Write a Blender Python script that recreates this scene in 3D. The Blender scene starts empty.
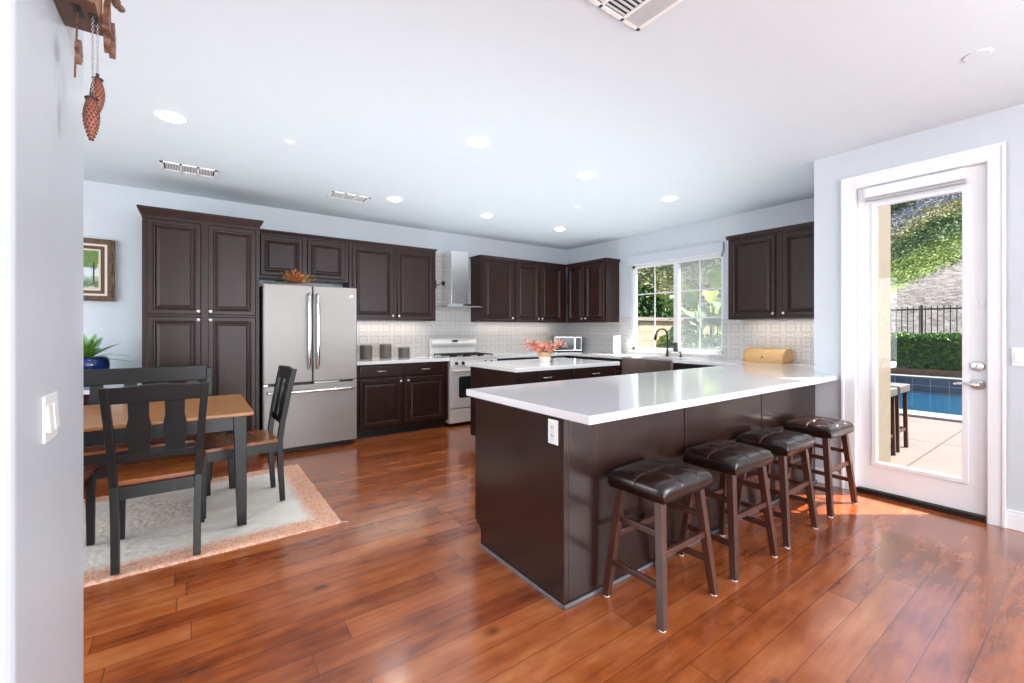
import bpy, bmesh, math, random
from mathutils import Vector, Matrix
R = math.radians
random.seed(7)
S = bpy.context.scene
COL = S.collection

# ------------------------------------------------------------------ camera, world, sun, lights
CAMZ = 1.295
cam_d = bpy.data.cameras.new('camera'); cam = bpy.data.objects.new('camera', cam_d); COL.objects.link(cam)
cam.location = (0, 0, CAMZ)
cam.rotation_euler = (R(90), 0, R(54.08 - 90))
cam_d.sensor_width = 36; cam_d.lens = 437.77 / 1024 * 36
cam_d.shift_y = -11.92 / 1024
cam_d.clip_start = 0.05; cam_d.clip_end = 400
S.camera = cam

S.view_settings.view_transform = 'Standard'; S.view_settings.look = 'None'
S.view_settings.gamma = 1; S.view_settings.use_curve_mapping = False
S.view_settings.exposure = 0.06
S.cycles.use_denoising = True
S.cycles.max_bounces = 10; S.cycles.diffuse_bounces = 5; S.cycles.glossy_bounces = 5
S.cycles.transparent_max_bounces = 12
S.cycles.sample_clamp_indirect = 6; S.cycles.caustics_reflective = False; S.cycles.caustics_refractive = False

world = bpy.data.worlds.new('world'); S.world = world; world.use_nodes = True
wn = world.node_tree; wn.nodes.clear()
sky = wn.nodes.new('ShaderNodeTexSky'); sky.sky_type = 'NISHITA'
sky.sun_disc = False; sky.sun_elevation = R(56); sky.sun_rotation = R(126); sky.air_density = 1.2; sky.dust_density = 2.0
bg = wn.nodes.new('ShaderNodeBackground'); bg.inputs[1].default_value = 0.30
wo = wn.nodes.new('ShaderNodeOutputWorld')
wn.links.new(sky.outputs[0], bg.inputs[0]); wn.links.new(bg.outputs[0], wo.inputs[0])

def light(name, typ, loc, energy, color=(1, 1, 1), rot=(0, 0, 0), size=None, size_y=None, **k):
    d = bpy.data.lights.new(name, typ); d.energy = energy; d.color = color
    if typ == 'AREA' and size:
        d.size = size
        if size_y: d.shape = 'RECTANGLE'; d.size_y = size_y
    for a, v in k.items(): setattr(d, a, v)
    o = bpy.data.objects.new(name, d); COL.objects.link(o); o.location = loc; o.rotation_euler = rot
    return o
sun_dir = Vector((-.81 * math.cos(R(57)), .59 * math.cos(R(57)), -math.sin(R(57))))
sun = light('sun', 'SUN', (10, -8, 12), 19.0, (1, .95, .88), angle=R(.6))
sun.rotation_euler = sun_dir.to_track_quat('-Z', 'Y').to_euler()
# area lights added for daylight from unseen windows; the walls behind them are closed
DL = (.88, .95, 1)
light('rear_daylight_fill', 'AREA', (.5, -7.4, 1.45), 430, DL, (R(90), 0, 0), 7.0, 2.4)
light('dining_daylight_fill', 'AREA', (-3.30, 3.4, 1.5), 120, DL, (R(90), 0, R(-90)), 2.6, 1.8)
light('living_daylight_fill', 'AREA', (-3.30, -2.6, 1.5), 120, DL, (R(90), 0, R(-90)), 4.0, 2.0)
light('side_daylight_fill', 'AREA', (4.22, -2.6, 1.4), 200, DL, (R(90), 0, R(90)), 2.6, 2.1)
light('room_ceiling_fill', 'AREA', (1.6, -2.6, 1.5), 165, DL, (R(180), 0, 0), 4.0, 3.0)  # added up-facing fill behind the camera, brightens the ceiling; no lamp there
light('kitchen_ceiling_fill', 'AREA', (2.3, 4.0, 1.25), 56, DL, (R(180), 0, 0), 5.4, 4.2, spread=R(125))  # unseen up-facing fill added inside the kitchen to lift its ceiling

# ------------------------------------------------------------------ helpers
BASE = {}
def setp(o, label=None, cat=None, group=None, kind=None):
    if label: o['label'] = label
    if cat: o['category'] = cat
    if group: o['group'] = group
    if kind: o['kind'] = kind
    return o
def thing(name, label, cat, loc=(0, 0, 0), group=None):
    o = bpy.data.objects.new(name, None); COL.objects.link(o); o.empty_display_size = .1
    o.location = loc; BASE[o.name] = Vector(loc)
    return setp(o, label, cat, group)
def obj(name, bm, mats, parent=None, smooth=False, bevel=0, subsurf=0, base=None, seg=2):
    off = Vector((0, 0, 0))
    if parent is not None: off = BASE[parent.name]
    elif base is not None: off = Vector(base)
    if off.length > 0: bmesh.ops.translate(bm, verts=bm.verts, vec=-off)
    bmesh.ops.recalc_face_normals(bm, faces=bm.faces)
    me = bpy.data.meshes.new(name); bm.to_mesh(me); bm.free()
    if not isinstance(mats, (list, tuple)): mats = [mats]
    for m in mats: me.materials.append(m)
    o = bpy.data.objects.new(name, me); COL.objects.link(o)
    if parent is not None: o.parent = parent; BASE[o.name] = off
    else: o.location = off; BASE[o.name] = off
    if smooth:
        for p in me.polygons: p.use_smooth = True
    if bevel:
        b = o.modifiers.new('bevel', 'BEVEL'); b.width = bevel; b.segments = seg; b.limit_method = 'ANGLE'; b.angle_limit = R(40)
    if subsurf:
        s = o.modifiers.new('sub', 'SUBSURF'); s.levels = subsurf; s.render_levels = subsurf
    return o
def struct(name, bm, mats, **k):
    o = obj(name, bm, mats, **k); o['kind'] = 'structure'; return o
def NB(): return bmesh.new()
def box(bm, x0, x1, y0, y1, z0, z1, mi=0, M=None):
    x0, x1 = min(x0, x1), max(x0, x1); y0, y1 = min(y0, y1), max(y0, y1); z0, z1 = min(z0, z1), max(z0, z1)
    vs = [Vector(p) for p in ((x0, y0, z0), (x1, y0, z0), (x1, y1, z0), (x0, y1, z0), (x0, y0, z1), (x1, y0, z1), (x1, y1, z1), (x0, y1, z1))]
    if M: vs = [M @ v for v in vs]
    v = [bm.verts.new(p) for p in vs]
    for f in ((0, 3, 2, 1), (4, 5, 6, 7), (0, 1, 5, 4), (1, 2, 6, 5), (2, 3, 7, 6), (3, 0, 4, 7)):
        fc = bm.faces.new([v[i] for i in f]); fc.material_index = mi
    return bm
def hexa(bm, pts, mi=0):
    v = [bm.verts.new(p) for p in pts]
    for f in ((0, 3, 2, 1), (4, 5, 6, 7), (0, 1, 5, 4), (1, 2, 6, 5), (2, 3, 7, 6), (3, 0, 4, 7)):
        bm.faces.new([v[i] for i in f]).material_index = mi
def bar(bm, p0, p1, w0, d0, w1=None, d1=None, up=(0, 1, 0)):
    """square bar from p0 to p1; width along x-ish, depth along up-ish"""
    p0, p1 = Vector(p0), Vector(p1); w1 = w1 or w0; d1 = d1 or d0
    d = (p1 - p0).normalized(); u = Vector(up); s = d.cross(u).normalized(); t = s.cross(d).normalized()
    pts = []
    for p, w, e in ((p0, w0, d0), (p1, w1, d1)):
        for a, b in ((-1, -1), (1, -1), (1, 1), (-1, 1)): pts.append(p + s * a * w / 2 + t * b * e / 2)
    hexa(bm, pts)
def leg(bm, x0, y0, z0, x1, y1, z1, w0, w1=None, d0=None, d1=None):
    """post with horizontal end faces, z0 bottom"""
    w1 = w1 or w0; d0 = d0 or w0; d1 = d1 or w1
    pts = []
    for x, y, z, w, d in ((x0, y0, z0, w0, d0), (x1, y1, z1, w1, d1)):
        for a, b in ((-1, -1), (1, -1), (1, 1), (-1, 1)): pts.append(Vector((x + a * w / 2, y + b * d / 2, z)))
    hexa(bm, pts)
def tube(bm, pts, r, n=10, cap=True):
    pts = [Vector(p) for p in pts]; rings = []
    rr = r if isinstance(r, (list, tuple)) else [r] * len(pts)
    prev = None
    for i, p in enumerate(pts):
        if i == 0: d = pts[1] - pts[0]
        elif i == len(pts) - 1: d = pts[-1] - pts[-2]
        else: d = pts[i + 1] - pts[i - 1]
        d.normalize()
        if prev is None:
            a = Vector((0, 0, 1)) if abs(d.z) < .9 else Vector((1, 0, 0)); s = d.cross(a).normalized()
        else: s = (prev - d * prev.dot(d)).normalized()
        prev = s; t = d.cross(s)
        rings.append([bm.verts.new(p + (s * math.cos(2 * math.pi * k / n) + t * math.sin(2 * math.pi * k / n)) * rr[i]) for k in range(n)])
    for a, b in zip(rings, rings[1:]):
        for k in range(n): bm.faces.new((a[k], a[(k + 1) % n], b[(k + 1) % n], b[k]))
    if cap: bm.faces.new(rings[0][::-1]); bm.faces.new(rings[-1])
def lathe(bm, prof, c=(0, 0, 0), n=32, M=None, mi=0):
    c = Vector(c); rings = []
    for r, z in prof:
        ring = []
        for k in range(n):
            v = Vector((r * math.cos(2 * math.pi * k / n), r * math.sin(2 * math.pi * k / n), z))
            if M: v = M @ v
            ring.append(bm.verts.new(v + c))
        rings.append(ring)
    for a, b in zip(rings, rings[1:]):
        for k in range(n): bm.faces.new((a[k], a[(k + 1) % n], b[(k + 1) % n], b[k])).material_index = mi
    bm.faces.new(rings[0][::-1]).material_index = mi; bm.faces.new(rings[-1]).material_index = mi
def prism(bm, poly, o, u, v, n, t, mi=0):
    """polygon in (u,v) plane at o extruded along n by t"""
    o, u, v, n = Vector(o), Vector(u), Vector(v), Vector(n)
    a = [bm.verts.new(o + u * p[0] + v * p[1]) for p in poly]; b = [bm.verts.new(o + u * p[0] + v * p[1] + n * t) for p in poly]
    bm.faces.new(a[::-1]).material_index = mi; bm.faces.new(b).material_index = mi
    for i in range(len(a)):
        j = (i + 1) % len(a); bm.faces.new((a[i], a[j], b[j], b[i])).material_index = mi
def copy_tree(o, parent=None):
    c = o.copy(); COL.objects.link(c)
    if parent is not None: c.parent = parent
    for ch in list(o.children): copy_tree(ch, c)
    return c
def blob(bm, c, r, n=2, jit=.15, sc=(1, 1, 1)):
    g = bmesh.ops.create_icosphere(bm, subdivisions=n, radius=r)
    for v in g['verts']:
        k = 1 + random.uniform(-jit, jit)
        v.co = Vector((v.co.x * sc[0] * k, v.co.y * sc[1] * k, v.co.z * sc[2] * k)) + Vector(c)

# ------------------------------------------------------------------ materials
def lin(c):
    return tuple(((v / 255) / 12.92 if v / 255 <= .04045 else ((v / 255 + .055) / 1.055) ** 2.4) for v in c) + (1,)
class N:
    def __init__(s, name):
        s.m = bpy.data.materials.new(name); s.m.use_nodes = True; s.t = s.m.node_tree
        s.b = s.t.nodes['Principled BSDF']; s.out = s.t.nodes['Material Output']
    def new(s, t, **k):
        n = s.t.nodes.new(t)
        for a, v in k.items(): setattr(n, a, v)
        return n
    def lk(s, a, b): s.t.links.new(a, b)
    def inp(s, k, v): s.b.inputs[k].default_value = v
    def math(s, op, a, b=None, c=None, clamp=False):
        n = s.new('ShaderNodeMath', operation=op); n.use_clamp = clamp
        for i, v in enumerate((a, b, c)):
            if v is None: continue
            if isinstance(v, (int, float)): n.inputs[i].default_value = v
            else: s.lk(v, n.inputs[i])
        return n.outputs[0]
    def noise(s, vec, scale, detail=4, rough=.55, w=False):
        n = s.new('ShaderNodeTexNoise'); n.inputs['Scale'].default_value = scale; n.inputs['Detail'].default_value = detail
        n.inputs['Roughness'].default_value = rough
        if vec is not None: s.lk(vec, n.inputs['Vector'])
        return n.outputs[0]
    def ramp(s, fac, stops, interp='LINEAR'):
        n = s.new('ShaderNodeValToRGB'); n.color_ramp.interpolation = interp; e = n.color_ramp.elements
        while len(e) < len(stops): e.new(.5)
        for i, (p, c) in enumerate(stops): e[i].position = p; e[i].color = c if len(c) == 4 else tuple(c) + (1,)
        s.lk(fac, n.inputs[0]); return n.outputs[0]
    def mix(s, f, a, b, mode='MIX'):
        n = s.new('ShaderNodeMix', data_type='RGBA', blend_type=mode)
        for i, v in ((0, f), (6, a), (7, b)):
            if isinstance(v, (int, float)): n.inputs[i].default_value = v
            elif isinstance(v, tuple): n.inputs[i].default_value = v
            else: s.lk(v, n.inputs[i])
        return n.outputs[2]
    def coord(s, scale=(1, 1, 1), out='Object'):
        tc = s.new('ShaderNodeTexCoord'); mp = s.new('ShaderNodeMapping'); mp.inputs['Scale'].default_value = scale
        s.lk(tc.outputs[out], mp.inputs[0]); return mp.outputs[0]
    def world(s, scale=(1, 1, 1)):
        g = s.new('ShaderNodeNewGeometry'); mp = s.new('ShaderNodeMapping'); mp.inputs['Scale'].default_value = scale
        s.lk(g.outputs['Position'], mp.inputs[0]); return mp.outputs[0]
    def bump(s, h, strength=.2, dist=.01):
        n = s.new('ShaderNodeBump'); n.inputs['Strength'].default_value = strength; n.inputs['Distance'].default_value = dist
        s.lk(h, n.inputs['Height']); s.lk(n.outputs[0], s.b.inputs['Normal'])
def simple(name, c, rough=.5, metal=0, var=.0, scale=(8, 8, 8), nscale=1, bumps=0, bscale=60, coat=0, spec=None):
    n = N(name); n.inp('Roughness', rough); n.inp('Metallic', metal); n.inp('Coat Weight', coat); n.inp('Coat Roughness', .08)
    if spec is not None: n.inp('Specular IOR Level', spec)
    c = lin(c) if max(c) > 1 else tuple(c[:3]) + (1,)
    co = n.coord(scale)
    f = n.noise(co, nscale)
    lo = tuple(v * (1 - var) for v in c[:3]) + (1,); hi = tuple(min(1, v * (1 + var)) for v in c[:3]) + (1,)
    n.lk(n.ramp(f, [(.3, lo), (.7, hi)]), n.b.inputs['Base Color'])
    if bumps: n.bump(n.noise(n.coord((1, 1, 1)), bscale, 3), bumps, .004)
    return n.m
def wood(name, dark, light_, rough=.3, grain=(1, 14, 14), nscale=3, coat=.3, bump=.06, spec=.5):
    n = N(name); n.inp('Specular IOR Level', spec); n.inp('Roughness', rough); n.inp('Coat Weight', coat); n.inp('Coat Roughness', .12)
    co = n.coord(grain)
    f = n.noise(co, nscale, 6, .6)
    n.lk(n.ramp(f, [(.3, lin(dark)), (.7, lin(light_))]), n.b.inputs['Base Color'])
    n.bump(f, bump, .003)
    return n.m

M_wall = simple('wall paint pale blue', (203, 209, 215), .38, var=.015, bumps=.12, bscale=90)
M_wall2 = M_wall
M_ceil = simple('ceiling paint', (214, 224, 230), .6, var=.01, bumps=.06, bscale=70)
M_white = simple('white trim paint', (238, 239, 241), .3, var=.01)
M_cab = wood('espresso cabinet wood', (37, 22, 19), (54, 33, 29), .33, (9, 9, 1.2), 3, .0, spec=.32)
M_cabh = wood('espresso panel wood', (36, 22, 19), (54, 33, 28), .27, (9, 9, .8), 2.2, .15, spec=.4)
M_dark = simple('toe kick black', (18, 14, 13), .5, var=.1)
M_quartz = simple('white quartz', (236, 236, 238), .10, var=.012, scale=(3, 3, 3), coat=.3)
M_nickel = simple('brushed nickel', (.72, .71, .69), .28, 1, var=.03)
M_chrome = simple('polished steel', (.80, .80, .80), .18, 1, var=.02)
M_steel = simple('stainless steel', (.62, .61, .60), .30, 1, var=.05, scale=(40, 40, 2))
M_slate = simple('slate steel fridge finish', (.31, .287, .268), .40, .35, var=.02, scale=(2, 2, 60))
M_black = simple('black enamel', (14, 14, 15), .35, var=.1)
M_blackwood = simple('black painted wood', (11, 12, 13), .38, var=.12, scale=(6, 6, 1), coat=.0)
M_oak = wood('honey oak top', (148, 92, 46), (196, 138, 82), .28, (1.2, 16, 10), 2.4, .4)
M_seatwood = wood('honey oak seat', (128, 66, 24), (176, 102, 48), .26, (1.2, 12, 10), 2.2, .4)
M_stoolwood = wood('walnut stained stool wood', (52, 27, 20), (84, 47, 34), .34, (9, 9, 1), 3, .2)
M_leather = simple('dark brown leather', (33, 21, 20), .21, var=.15, scale=(20, 20, 20), bumps=.12, bscale=220, coat=.15)
M_seam = simple('brown seam piping', (104, 74, 64), .4)
M_grey = simple('grey metal trim', (.42, .42, .43), .35, .6)
M_paint_grey = simple('grey shoe moulding', (112, 112, 116), .4, .2)
M_plastic = simple('white plastic', (240, 240, 238), .35)
M_slot = simple('dark slots', (60, 60, 62), .6)
M_bronze = simple('dark bronze', (52, 42, 36), .4, .6, var=.1)
M_range = simple('range pale steel', (.80, .77, .75), .36, .35, var=.03, scale=(40, 40, 2))
M_bread = wood('bamboo', (190, 138, 78), (222, 176, 114), .35, (1, 1.2, 22), 3, .25)
M_reflsteel = simple('steel tinted with reflection', (.50, .40, .36), .28, .9, var=.25, scale=(1, 3, .2))  # brown reflections put into the base colour of stainless fronts
M_stucco = simple('cream stucco', (128, 117, 101), .9, var=.05, bumps=.5, bscale=120)
M_window = simple('white vinyl', (236, 238, 240), .35)

def emis(name, c, s):
    n = N(name); n.inp('Emission Color', tuple(c) + (1,)); n.inp('Emission Strength', s); n.inp('Base Color', (.9, .9, .9, 1)); return n.m
M_lamp = emis('lamp lens', (1, .97, .92), 9)

def glass(name, tint=(1, 1, 1), haze=0):
    n = N(name); tr = n.new('ShaderNodeBsdfTransparent'); tr.inputs[0].default_value = tuple(tint) + (1,)
    gl = n.new('ShaderNodeBsdfGlossy'); gl.inputs['Roughness'].default_value = .01
    fr = n.new('ShaderNodeLayerWeight'); fr.inputs[0].default_value = .5
    mx = n.new('ShaderNodeMixShader'); n.lk(n.math('ADD', n.math('MULTIPLY', n.math('POWER', fr.outputs['Facing'], 5), .6), .02), mx.inputs[0]); n.lk(tr.outputs[0], mx.inputs[1]); n.lk(gl.outputs[0], mx.inputs[2])
    last = mx
    if haze:
        df = n.new('ShaderNodeBsdfDiffuse'); df.inputs[0].default_value = (.8, .84, .86, 1)
        m2 = n.new('ShaderNodeMixShader'); m2.inputs[0].default_value = haze
        n.lk(mx.outputs[0], m2.inputs[1]); n.lk(df.outputs[0], m2.inputs[2]); last = m2
    n.lk(last.outputs[0], n.out.inputs[0]); n.t.nodes.remove(n.b); return n.m
M_glass = glass('window glass')
M_screen = glass('insect screen', haze=.22)

def floor_mat():
    n = N('hand scraped wood planks'); n.inp('Coat Weight', 1); n.inp('Coat Roughness', .17)
    g = n.new('ShaderNodeNewGeometry'); sp = n.new('ShaderNodeSeparateXYZ'); n.lk(g.outputs['Position'], sp.inputs[0])
    x, y = sp.outputs[0], sp.outputs[1]
    ry = n.math('DIVIDE', n.math('SUBTRACT', y, .062), .13); row = n.math('FLOOR', ry); fy = n.math('FRACT', ry)
    wn_ = n.new('ShaderNodeTexWhiteNoise', noise_dimensions='1D'); n.lk(row, wn_.inputs['W'])
    xs = n.math('ADD', n.math('DIVIDE', x, 1.5), n.math('MULTIPLY', wn_.outputs[0], 9.7)); cx = n.math('FLOOR', xs); fx = n.math('FRACT', xs)
    cv = n.new('ShaderNodeCombineXYZ'); n.lk(row, cv.inputs[0]); n.lk(cx, cv.inputs[1])
    w2 = n.new('ShaderNodeTexWhiteNoise', noise_dimensions='2D'); n.lk(cv.outputs[0], w2.inputs['Vector'])
    # grain coordinates shifted per plank
    off = n.new('ShaderNodeVectorMath', operation='MULTIPLY_ADD'); n.lk(w2.outputs['Color'], off.inputs[0]); off.inputs[1].default_value = (17, 17, 17)
    cv2 = n.new('ShaderNodeCombineXYZ'); n.lk(n.math('MULTIPLY', x, 1.6), cv2.inputs[0]); n.lk(n.math('MULTIPLY', y, 13), cv2.inputs[1])
    n.lk(cv2.outputs[0], off.inputs[2])
    gr = n.noise(off.outputs[0], 1.4, 7, .62)
    cv3 = n.new('ShaderNodeCombineXYZ'); n.lk(n.math('MULTIPLY', x, 4.0), cv3.inputs[0]); n.lk(n.math('MULTIPLY', y, 8), cv3.inputs[1])
    mott = n.noise(cv3.outputs[0], 1.0, 3)
    cv5 = n.new('ShaderNodeCombineXYZ'); n.lk(n.math('MULTIPLY', x, 5), cv5.inputs[0]); n.lk(n.math('MULTIPLY', y, 70), cv5.inputs[1])
    fine = n.noise(cv5.outputs[0], 1.0, 5, .7)
    f = n.math('ADD', n.math('ADD', n.math('MULTIPLY', gr, .42), n.math('MULTIPLY', fine, .16)), n.math('ADD', n.math('MULTIPLY', w2.outputs[0], .17), n.math('MULTIPLY', mott, .42)))
    col = n.ramp(f, [(.34, lin((84, 36, 16))), (.47, lin((130, 61, 27))), (.62, lin((164, 86, 42))), (.86, lin((198, 124, 74)))])
    # knots
    vo = n.new('ShaderNodeTexVoronoi'); vo.inputs['Scale'].default_value = 2.9
    cv4 = n.new('ShaderNodeCombineXYZ'); n.lk(n.math('MULTIPLY', x, .85), cv4.inputs[0]); n.lk(n.math('MULTIPLY', y, 1.35), cv4.inputs[1])
    wob = n.new('ShaderNodeVectorMath', operation='MULTIPLY_ADD'); nz = n.new('ShaderNodeTexNoise'); nz.inputs['Scale'].default_value = 22
    n.lk(nz.outputs['Color'], wob.inputs[0]); wob.inputs[1].default_value = (.07, .07, 0); n.lk(cv4.outputs[0], wob.inputs[2]); n.lk(wob.outputs[0], vo.inputs['Vector'])
    kn = n.math('SUBTRACT', 1, n.math('MULTIPLY', vo.outputs['Distance'], 6.5), clamp=True)
    kn2 = n.math('POWER', kn, 1.4)
    col = n.mix(n.math('MULTIPLY', kn2, .85), col, lin((38, 16, 9)))
    ex = n.math('MINIMUM', fy, n.math('SUBTRACT', 1, fy)); exx = n.math('MULTIPLY', n.math('MINIMUM', fx, n.math('SUBTRACT', 1, fx)), 11.5)
    edge = n.math('MINIMUM', ex, exx)
    gap = n.math('SUBTRACT', 1, n.math('MULTIPLY', edge, 42), clamp=True)
    col = n.mix(n.math('MULTIPLY', gap, .7), col, lin((40, 17, 10)))
    n.lk(col, n.b.inputs['Base Color'])
    n.lk(n.math('ADD', n.math('MULTIPLY', gr, .16), .13), n.b.inputs['Roughness'])
    h = n.math('ADD', n.math('MULTIPLY', n.math('MULTIPLY', edge, 14, clamp=True), .5), n.math('MULTIPLY', mott, .5))
    n.bump(h, .16, .004)
    return n.m
M_floor = floor_mat()

def tile_mat():
    n = N('encaustic pattern tile'); n.inp('Roughness', .3)
    g = n.new('ShaderNodeNewGeometry'); sp = n.new('ShaderNodeSeparateXYZ'); n.lk(g.outputs['Position'], sp.inputs[0])
    s = n.math('ADD', sp.outputs[0], sp.outputs[1]); P = .158
    u = n.math('DIVIDE', s, P); v = n.math('DIVIDE', n.math('SUBTRACT', sp.outputs[2], .918), P)
    def cell(o):
        a = n.math('SUBTRACT', n.math('FRACT', n.math('ADD', u, o)), .5); b = n.math('SUBTRACT', n.math('FRACT', n.math('ADD', v, o)), .5)
        return a, b, n.math('SQRT', n.math('ADD', n.math('MULTIPLY', a, a), n.math('MULTIPLY', b, b)))
    def ring(r, r0, w):
        return n.math('SUBTRACT', 1, n.math('DIVIDE', n.math('ABSOLUTE', n.math('SUBTRACT', r, r0)), w), clamp=True)
    a, b, r = cell(0); a2, b2, r2 = cell(.5)
    ang = n.math('ARCTAN2', b, a)
    wob = n.math('ADD', .37, n.math('MULTIPLY', n.math('COSINE', n.math('MULTIPLY', ang, 8)), .02))
    m = ring(n.math('SUBTRACT', r, wob), 0, .035)
    m = n.math('MAXIMUM', m, n.math('MULTIPLY', ring(r, .29, .02), .6))
    # petals
    pet = n.math('MULTIPLY', n.math('ABSOLUTE', n.math('COSINE', n.math('MULTIPLY', ang, 2))), .22)
    m = n.math('MAXIMUM', m, n.math('MULTIPLY', ring(n.math('SUBTRACT', r, pet), 0, .03), .9))
    m = n.math('MAXIMUM', m, n.math('MULTIPLY', ring(r, 0, .07), .8))
    m = n.math('MAXIMUM', m, n.math('MULTIPLY', ring(r2, .24, .025), .8))
    m = n.math('MAXIMUM', m, n.math('MULTIPLY', ring(r2, .09, .04), .35))
    tn = n.noise(n.world(), 5, 3)
    m = n.math('MULTIPLY', m, n.math('ADD', n.math('MULTIPLY', tn, 1.0), .2))
    col = n.mix(n.math('MULTIPLY', m, 1.25, clamp=True), lin((203, 201, 199)), lin((112, 104, 101)))
    gx = n.math('ABSOLUTE', a2); gy = n.math('ABSOLUTE', b2)
    gr = n.math('SUBTRACT', 1, n.math('MULTIPLY', n.math('MINIMUM', gx, gy), 80), clamp=True)
    col = n.mix(n.math('MULTIPLY', gr, .35), col, lin((168, 164, 160)))
    n.lk(col, n.b.inputs['Base Color']); return n.m
M_tile = tile_mat()

def rug_mat():
    n = N('shaggy coral and cream wool'); n.inp('Roughness', .95)
    g = n.new('ShaderNodeNewGeometry'); sp = n.new('ShaderNodeSeparateXYZ'); n.lk(g.outputs['Position'], sp.inputs[0])
    nz = n.math('MULTIPLY', n.math('SUBTRACT', n.noise(n.world(), 45, 4), .5), .12)
    dx = n.math('SUBTRACT', .80, sp.outputs[0]); dy0 = n.math('SUBTRACT', sp.outputs[1], 3.04); dy1 = n.math('SUBTRACT', 4.58, sp.outputs[1])
    d = n.math('ADD', n.math('MINIMUM', dx, n.math('MINIMUM', dy0, n.math('ADD', dy1, .02))), nz)
    br = n.math('MULTIPLY', n.math('SUBTRACT', .20, d), 14, clamp=True)
    big = n.noise(n.world(), 16, 4)
    coral = n.mix(n.ramp(n.noise(n.world(), 70, 3), [(.35, (0, 0, 0)), (.65, (1, 1, 1))]), n.mix(big, lin((205, 122, 84)), lin((232, 172, 140))), n.mix(big, lin((232, 176, 146)), lin((250, 224, 204))))
    cream = n.mix(n.noise(n.world(), 9, 4), lin((226, 220, 208)), lin((250, 247, 240)))
    n.lk(n.mix(br, cream, coral), n.b.inputs['Base Color']); return n.m
M_rug = rug_mat()

def leafmat(name, a, b, scale=6, rough=.5, trans=.25):
    n = N(name); n.inp('Roughness', rough); f = n.noise(n.world(), scale, 4); n.inp('Specular IOR Level', .12)
    n.lk(n.ramp(f, [(.3, lin(a)), (.7, lin(b))]), n.b.inputs['Base Color'])
    n.inp('Subsurface Weight', 0); return n.m
M_leaf = leafmat('hedge leaves', (52, 88, 32), (108, 146, 58), 12)
M_leafmid = leafmat('mid green leaves', (66, 94, 50), (104, 132, 72), 5)
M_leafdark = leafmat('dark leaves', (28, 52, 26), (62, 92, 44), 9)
M_leafbright = leafmat('groundcover leaves', (112, 134, 66), (152, 168, 92), 5)
M_leafolive = leafmat('olive leaves', (124, 126, 84), (164, 162, 116), 4)
M_leaflilac = leafmat('lavender grey leaves', (112, 118, 126), (148, 148, 162), 4)
M_leafbanana = leafmat('banana leaves', (96, 140, 52), (190, 206, 90), 3)
M_leafpale = leafmat('hazy green leaves', (70, 100, 70), (150, 172, 118), 4)
M_fern = leafmat('fern leaves', (54, 116, 44), (134, 182, 78), 30)

# ------------------------------------------------------------------ the room
CH = 2.743
bm = NB(); box(bm, -3.4, 4.36, -7.5, 5.87, -.12, 0); box(bm, 4.36, 5.5, 1.52, 5.87, -.12, 0); struct('floor', bm, M_floor)
bm = NB(); box(bm, -3.4, 4.50, -7.5, 5.87, CH, CH + .15); box(bm, 4.50, 5.66, 1.36, 5.87, CH, CH + .15); struct('ceiling', bm, M_ceil)
bm = NB(); box(bm, -3.4, 5.66, 5.87, 6.05, -.1, CH + .15); struct('wall_back', bm, M_wall)
bm = NB(); box(bm, -3.55, -3.4, -7.5, 5.87, -.1, CH + .1); struct('wall_left', bm, M_wall)
bm = NB(); box(bm, -3.4, 4.36, -7.65, -7.5, -.1, CH + .1); struct('wall_rear', bm, M_wall)
# window wall with its opening
WY0, WY1, WZ0, WZ1 = 2.965, 4.44, .968, 2.285
bm = NB()
box(bm, 5.5, 5.66, 1.36, WY0, -.1, CH + .1); box(bm, 5.5, 5.66, WY1, 5.87, -.1, CH + .1)
box(bm, 5.5, 5.66, WY0, WY1, -.1, WZ0); box(bm, 5.5, 5.66, WY0, WY1, WZ1, CH + .1)
struct('wall_window', bm, M_wall)
# door wall: opening Y .50..1.235, z 0..2.43
DY0, DY1, DZ = .50, 1.235, 2.43
bm = NB()
box(bm, 4.30, 4.47, -7.5, DY0 - .005, 0, CH); box(bm, 4.30, 4.47, DY1 + .005, 1.355, 0, CH); box(bm, 4.30, 5.5, 1.355, 1.52, 0, CH)
box(bm, 4.30, 4.47, DY0 - .005, DY1 + .005, DZ, CH)
struct('wall_door', bm, M_wall)
bm = NB(); box(bm, 4.47, 5.66, 1.335, 1.355, -.1, CH + .1); box(bm, 5.66, 5.68, 1.335, WY0, -.1, CH + .1)
box(bm, 4.47, 4.49, -7.5, DY0 - .06, -.1, CH + .1)
struct('wall_exterior', bm, M_stucco)
# stub wall at left with rounded corners
bm = NB(); box(bm, -.50, -.30, 1.315, 2.04, 0, CH); struct('wall_stub', bm, M_wall, bevel=.026, seg=5)
bm = NB(); box(bm, -1.6, -.36, 1.02, 1.16, 0, CH); struct('wall_near', bm, M_wall, bevel=.02)
# baseboards
bm = NB(); box(bm, 4.283, 4.30, -7.4, .425, 0, .105); box(bm, 4.287, 4.30, -7.4, .425, .105, .125); struct('baseboard_door', bm, M_white, bevel=.003)
bm = NB(); box(bm, 4.283, 4.30, 1.325, 1.53, 0, .12); struct('baseboard_corner', bm, M_white, bevel=.003)
bm = NB(); box(bm, -3.4, -.40, 5.853, 5.87, 0, .12); struct('baseboard_back', bm, M_white, bevel=.003)
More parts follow.
